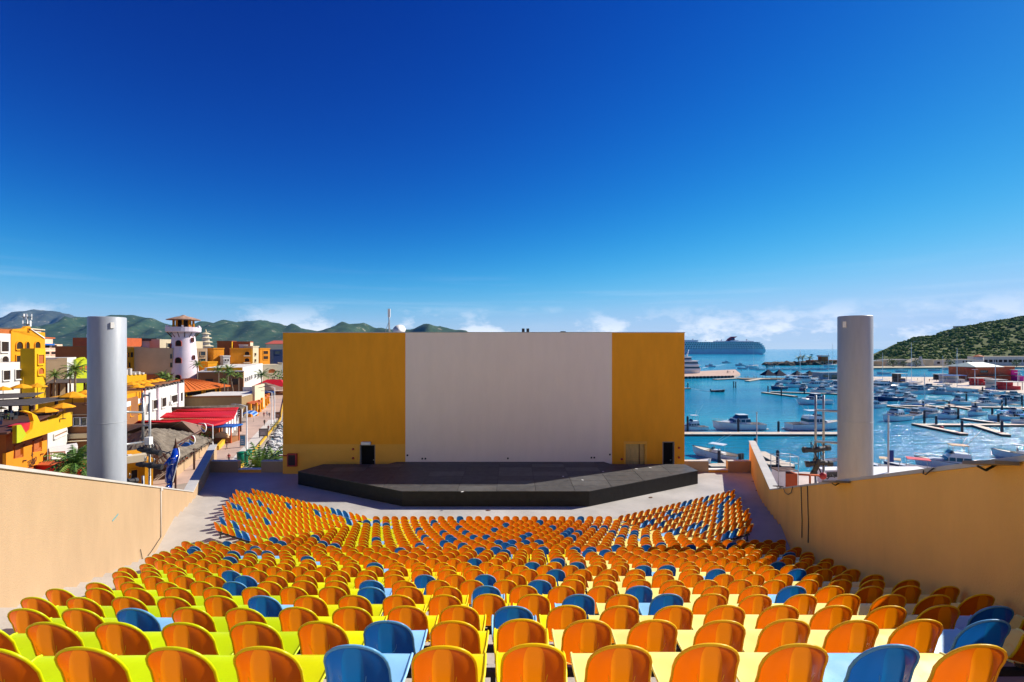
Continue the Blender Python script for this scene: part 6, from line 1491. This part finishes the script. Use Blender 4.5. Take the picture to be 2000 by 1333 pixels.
for px, yt, lab in ((1560, 701, 'left of three palms on the islet'), (1568, 700, 'middle of three palms on the islet'), (1582, 701, 'right palm on the islet beside the house')):
    palm((XP(px, 640), 640, 1), ZP(yt, 640), lab, 6.5, 12, (0, 0), 'islet palms', None, .5)
# ------------------------------------------------------------------ cruise ship
DS = 1850; s_ = DS/F
t = thing('cruise_ship', 'large blue shaded cruise ship with a red winged funnel on the horizon', 'ship', (XP(1413, DS), DS, 0), 0)
m_shipb = mat('ship_white', (.72, .75, .78), .6, .3, .08, .05)
xs = lambda px: (px-1413)*s_; zs = lambda py: (692-py)*s_*1.0
m = MB(); prof = [(1280, 692), (1486, 692), (1491, 688), (1491, 682), (1280, 682)]
m.vprism([(xs(a), zs(b)) for a, b in prof], -16, 16); o = m.build('hull', m_shipb, t); fix_normals(o)
for k, (a, b, y0, y1) in enumerate(((1290, 1490, 682, 678.5), (1292, 1488, 678.5, 675), (1296, 1485, 675, 671.5), (1300, 1481, 671.5, 668.5))):
    m = MB(); m.box(xs(a), xs(b), -16+k*.4, 16-k*.4, zs(y0), zs(y1)-1.2); m.build('deck_tier', m_shipb, t)
    MB().box(xs(a)-1, xs(b)+1, -17, 17, zs(y1)-1.0, zs(y1)+.25).build('balcony_slab', m_white, t)
    me = MB().box(0, 4.2, -16.3+k*.4, -16.1+k*.4, zs(y0)+1.2, zs(y1)-1.6).mesh('cabin_window', m_glass2)
    for i in range(40): o = part('cabin_window', me, t); o.location = (xs(a)+4+i*(xs(b)-xs(a)-8)/40, 0, 0)
for a, b, y0, y1 in ((1330, 1362, 668.5, 664.5), (1395, 1470, 668.5, 666.5), (1425, 1440, 666.5, 665)): MB().box(xs(a), xs(b), -10, 10, zs(y0), zs(y1)).build('top_house', m_shipb, t)
f = MB().vprism([(xs(1418), zs(667)), (xs(1434), zs(667)), (xs(1433), zs(661)), (xs(1439), zs(657.5)), (xs(1428), zs(658)), (xs(1422), zs(662))], -6, 6).build('funnel', mat('funnel_red', (.45, .02, .05), .5), t); fix_normals(f)
MB().vprism([(xs(1428), zs(664)), (xs(1434), zs(664)), (xs(1433), zs(660.5)), (xs(1428), zs(660.5))], -6.4, -6.05).build('funnel_badge', m_navy, f)
for px, w, y in ((1352, 4, 662), (1378, 2, 664.5), (1400, 2, 664), (1408, 3, 663.5), (1457.5, 3, 662.5), (1462, 2, 665)): MB().box(xs(px), xs(px)+w, -2, 2, zs(667), zs(y)).build('deck_mast', m_white, t)
for i in range(9): MB().blob((xs(1320+i*17), -17.5, zs(683.5)), (6, 2, 2), 0, i, .05).build('lifeboat', m_orange if False else m_white, t)
# ------------------------------------------------------------------ right shore: wharf, hill, buildings
wharf = [G2(1690, 744, 1.4), G2(1757, 748.5, 1.4), G2(1880, 758, 1.4), G2(2000, 769, 1.4), (420, 250), (620, 330), G2(2000, 738, 1.4), G2(1690, 736, 1.4)]
o = MB().prism(wharf, -2, 1.4).build('wharf', mat('wharf_concrete', (.62, .52, .42), .85, .2, .15, .1)); fix_normals(o); struct(o)
shore = [G2(1690, 719, 1.6), G2(2000, 717, 1.6), (900, 560), (2600, 900), (3000, 2200), (1700, 2200), (760, 900), G2(1690, 711, 1.6)]
o = MB().prism(shore, -2, 1.6).build('far_shore', mat('shore_sand', (.50, .43, .30), .9, .1, .2, .05)); fix_normals(o); struct(o)
HP = [(1702, 702), (1715, 694), (1735, 684), (1760, 671), (1790, 661), (1820, 658.5), (1850, 648), (1875, 642), (1900, 637.5), (1930, 632), (1960, 626.5), (2000, 621), (2060, 610), (2160, 590), (2300, 570)]
DH = 1000
hv = []
NX, NY = 110, 46
def hill_h(px, v):
    H = ZP(ridge_at(HP, px), DH); vr = .6
    if v <= vr: h = sin(v/vr*pi/2)**1.05
    else: h = cos((v-vr)/(1-vr)*pi/2)
    return H*h
m = MB()
for j in range(NY+1):
    v = j/NY
    for i in range(NX+1):
        px = 1702+(2300-1702)*i/NX
        D = 655+(DH-655)*(v/.6) if v <= .6 else DH+(v-.6)/.4*500
        X = XP(px, DH)+(D-DH)*.70+max(0, (DH-D))*.02
        q = Vector((X/60, D/60, 1)); hv.append((X, D, max(0, hill_h(px, v)+(5.5*noise.fractal(q, .9, 2.0, 5))*min(1, v*4)*(1 if abs(v-.6) > .06 else .25))))
m.add(hv, [(j*(NX+1)+i, j*(NX+1)+i+1, (j+1)*(NX+1)+i+1, (j+1)*(NX+1)+i) for j in range(NY) for i in range(NX)], 0, True)
o = m.build('green_hill', hillmat('hill_soil', (.07, .10, .025), (.14, .16, .045), (.24, .18, .12), .03, .66)); struct(o)
m = MB(); RH = random.Random(5)
for k in range(5200):
    i, v = RH.random()*NX, RH.random()**.9*.64
    ii = min(NX-1, int(i)); j = min(NY-1, int(v*NY)); p = hv[j*(NX+1)+ii]; p2 = hv[(j+1)*(NX+1)+ii+1]; f_, g_ = RH.random(), RH.random()
    a, b = hv[j*(NX+1)+ii+1], hv[(j+1)*(NX+1)+ii]
    w = Vector(p)*(1-f_)*(1-g_)+Vector(a)*f_*(1-g_)+Vector(b)*(1-f_)*g_+Vector(p2)*f_*g_
    if w.x < 560: continue
    r_ = RH.uniform(1.1, 3.3)
    m.blob((w.x, w.y, w.z+r_*.25), (r_*1.25, r_*1.2, r_*.85), RH.choice((0, 0, 1, 1, 2)), k, .45, 6, 4)
for k in range(len(m.sm)): m.sm[k] = False
stuff(tag(m.build('hillside_scrub', [mat('scrub_dark', (.085, .135, .02), .9, .1, .4, .4), mat('scrub_mid', (.135, .19, .024), .9, .1, .35, .4), mat('scrub_light', (.20, .25, .04), .9, .1, .3, .4)]), 'dense green scrub covering the hill at the right', 'scrub'))
def hb(name, lab, pa, pb, D, yt, th, mt, z0, wins=(), D2=None):
    b = Bld(name, lab, 'building', pa, D, pb, D2 or D, yt, th, mt, z0)
    for w in wins: b.win(*w, pane=m_open, sill=False)
    b.roof(m_wht if mt is not m_wht else m_cream, .4, .4); return b
hb('hill_villa', 'white villa with a row of openings on the green hill slope', 1795, 1825, 880, 667, 12, m_wht, ZP(675, 880), [(1797+i*5.5, 669, 1800+i*5.5, 672) for i in range(5)])
hb('hill_house', 'brown house on the skyline of the green hill', 1872, 1893, 985, 637.5, 12, m_pink, ZP(646, 985))
hb('shore_hotel', 'long white shore hotel with open galleries at the right edge', 1918, 2030, 560, 697, 18, m_wht, 1.6, [(1922+i*9.5, 703, 1929+i*9.5, 708) for i in range(10)])
t = thing('shore_turret', 'round cream turret with a tiled cap at the shore hotel', 'tower', (XP(1911, 556), 556, 1.6)); z = ZP(697, 556)-1.6
MB().lathe([(4.6, 0), (4.4, z)], 18).build('drum', m_wht, t); MB().lathe([(5, z), (4.8, z+.4), (.2, z+2.4)], 18, smooth=False).build('cap', m_tile, t)
hb('shore_house', 'white two storey shore house left of the turret', 1866, 1904, 540, 703, 12, m_wht, 1.6, [(1880, 705, 1883, 709), (1886, 705, 1889, 709), (1895, 706, 1898, 709)])
t = thing('shore_chapel', 'white shore chapel with a tall pointed sail shaped spire', 'chapel', (XP(1798, 545), 545, 1.6)); k = 545/F
MB().vprism([(-1.5, 0), (5, 0), (2.4, 3), (1.2, 8), (.6, 19*k), (-.4, 19*k), (-.8, 6)], -1, 1.5).build('spire', m_wht, t)
MB().vprism([(-20*k, 0), (-1, 0), (-1, 14*k), (-20*k, 6*k)], 0, 10).build('nave', m_wht, t); MB().vprism([(-20*k-.5, 6*k), (-1, 14*k), (-1, 14*k+.8), (-20*k-.5, 6*k+.8)], -.4, 10.4).build('roof', m_cream, t)
hb('shore_sheds', 'low pale shed behind the right column on the far shore', 1700, 1726, 548, 706, 12, m_beige, 1.6); hb('shore_sheds', 'long low grey shed left of the chapel', 1728, 1776, 556, 703, 12, m_cream, 1.6, [(1740, 706, 1745, 710), (1760, 706, 1765, 710)])
hb('shore_sheds', 'pale flat shed right of the chapel', 1806, 1822, 556, 703, 9, m_cream, 1.6); hb('shore_sheds', 'white flat shed between chapel and two storey house', 1824, 1858, 560, 704, 9, m_wht, 1.6, [(1830, 707, 1836, 711), (1845, 707, 1851, 711)])
for px, r_, lab in ((1744, 5, 'round green tree in front of the long low shed'), (1790, 4.5, 'green bush below the chapel'), (1856, 5, 'tree beside the two storey shore house'), (1765, 3.5, 'small tree left of the chapel'), (1985, 4, 'palm like bush beside the red brick building')): shrub((XP(px, 532), 532, 1.6), r_, lab, r_*1.8, 'shore_tree')
b = Bld('brick_warehouse', 'red brick warehouse with a pale green roof on the wharf', 'building', 1906, 300, 1982, 305, 717, 16, mat('brick_red', (.46, .12, .05), .85, .2, .25, .6), 1.4)
hip('roof', [(-2, -1.5), (b.L*.66, -1.5), (b.L*.66, 17), (-2, 17)], b.zt, [(b.L*.12, 8, b.zt+2.6), (b.L*.55, 8, b.zt+2.6)], mat('pale_green_roof', (.52, .62, .52), .6), b.t)
b.win(1914, 724, 1929, 728, fr=m_brown); MB().box(-1.6, b.L, -3.5, 0, 3.2, 3.5).build('awning', m_slat, b.t); MB().box(-3.5, -.3, -1, 4, b.zt-1.6, b.zt-1.2).build('red_awning', m_redm, b.t)
# wharf stalls and people
for px, py, w, h, mt, lab in ((1760, 747, 5, 5.2, m_slat, 'grey shed on the wharf beside the tall mast'), (1951, 759, 6, 4.5, m_galv, 'grey glass kiosk on the wharf'), (1921, 753, 8, 4.0, m_redm, 'red stall full of goods on the wharf, left of the kiosk'), (1978, 762, 8, 4.0, m_redm, 'red stall on the wharf at the right edge'), (1865, 748, 12, 4.4, m_wht, 'white boat shed on the wharf'), (1845, 742, 8, 3.6, m_slat, 'low dark stall at the back of the wharf'), (1994, 745, 4, 7, mat('magenta_panel', (.6, .01, .3), .6), 'magenta panel shed at the right edge')):
    p = G(px, py, 1.4); t = thing('wharf_stall', lab, 'stall', tuple(p), R.uniform(-.1, .1), 'stalls on the wharf')
    MB().box(-w/2, w/2, 0, 4, 0, h*.45).build('counter', mt, t); MB().box(-w/2-.5, w/2+.5, -1, 4.4, h-.25, h).build('roof', m_wht if mt is not m_wht else m_bluec, t); MB().box(-w/2, w/2, 3.6, 4, h*.45, h-.25).build('back_wall', mt, t)
    for x in (-w/2+.1, w/2-.1): MB().box(x-.08, x+.08, -.9, -.7, 0, h-.25).build('post', m_galv, t)
for i in range(16):
    q = G(R.uniform(1790, 1985), 0, 1.4) if False else G(1790+i*12.5+R.uniform(-4, 4), 745+.075*i*12.5*.9+R.uniform(-2, 1), 1.4)
    person(q, R.uniform(0, 6), R.choice([nav, whc, redc, teal, blk]), R.choice([nav, blk, grc]), 'tiny person in the crowd along the wharf', group='crowd on the wharf', h=1.75)
def lampw(px, yb, yt, lab):
    b = G(px, yb, 1.4); h = (yb-yt)/F*b.y; t = thing('wharf_lamp', lab, 'street lamp', tuple(b), 0, 'lamps on the wharf'); MB().lathe([(.2, 0), (.12, h)], 8).build('post', m_white, t); MB().box(-1.6, 1.6, -.15, .15, h-.1, h+.1).build('lamp_arm', m_white, t)
lampw(1904, 753, 722, 'white twin arm lamp before the brick warehouse'); lampw(1988, 760, 728, 'white twin arm lamp at the right edge of the wharf')
for px, py, lab in ((1823, 725, 'green canopied launch in the channel behind the wharf'), (1760, 727, 'white canopied launch behind the wharf, left'), (1850, 723, 'blue launch in the channel behind the wharf'), (1725, 731, 'white topped launch behind the wharf by the grey column')):
    boat('panga', px, py, 11, LEFT, lab, group='launches behind the wharf', cover=m_green if px == 1823 else m_gel)
# ------------------------------------------------------------------ air
def haze():
    m = bpy.data.materials.new('haze_air'); m.use_nodes = True; t = m.node_tree; t.nodes.clear()
    v = N(t, 'ShaderNodeVolumePrincipled'); v.inputs['Color'].default_value = (.14, .46, 1, 1); v.inputs['Density'].default_value = HAZE; v.inputs['Anisotropy'].default_value = 0
    o = N(t, 'ShaderNodeOutputMaterial'); t.links.new(v.outputs[0], o.inputs['Volume'])
    b = MB().box(-15200, 15200, -900, 13000, -4, 830).build('haze', m); b['kind'] = 'stuff'; b['label'] = 'pale blue sea air over the bay and hills'; b['category'] = 'haze'
HAZE = 2.0e-5
if HAZE: haze()
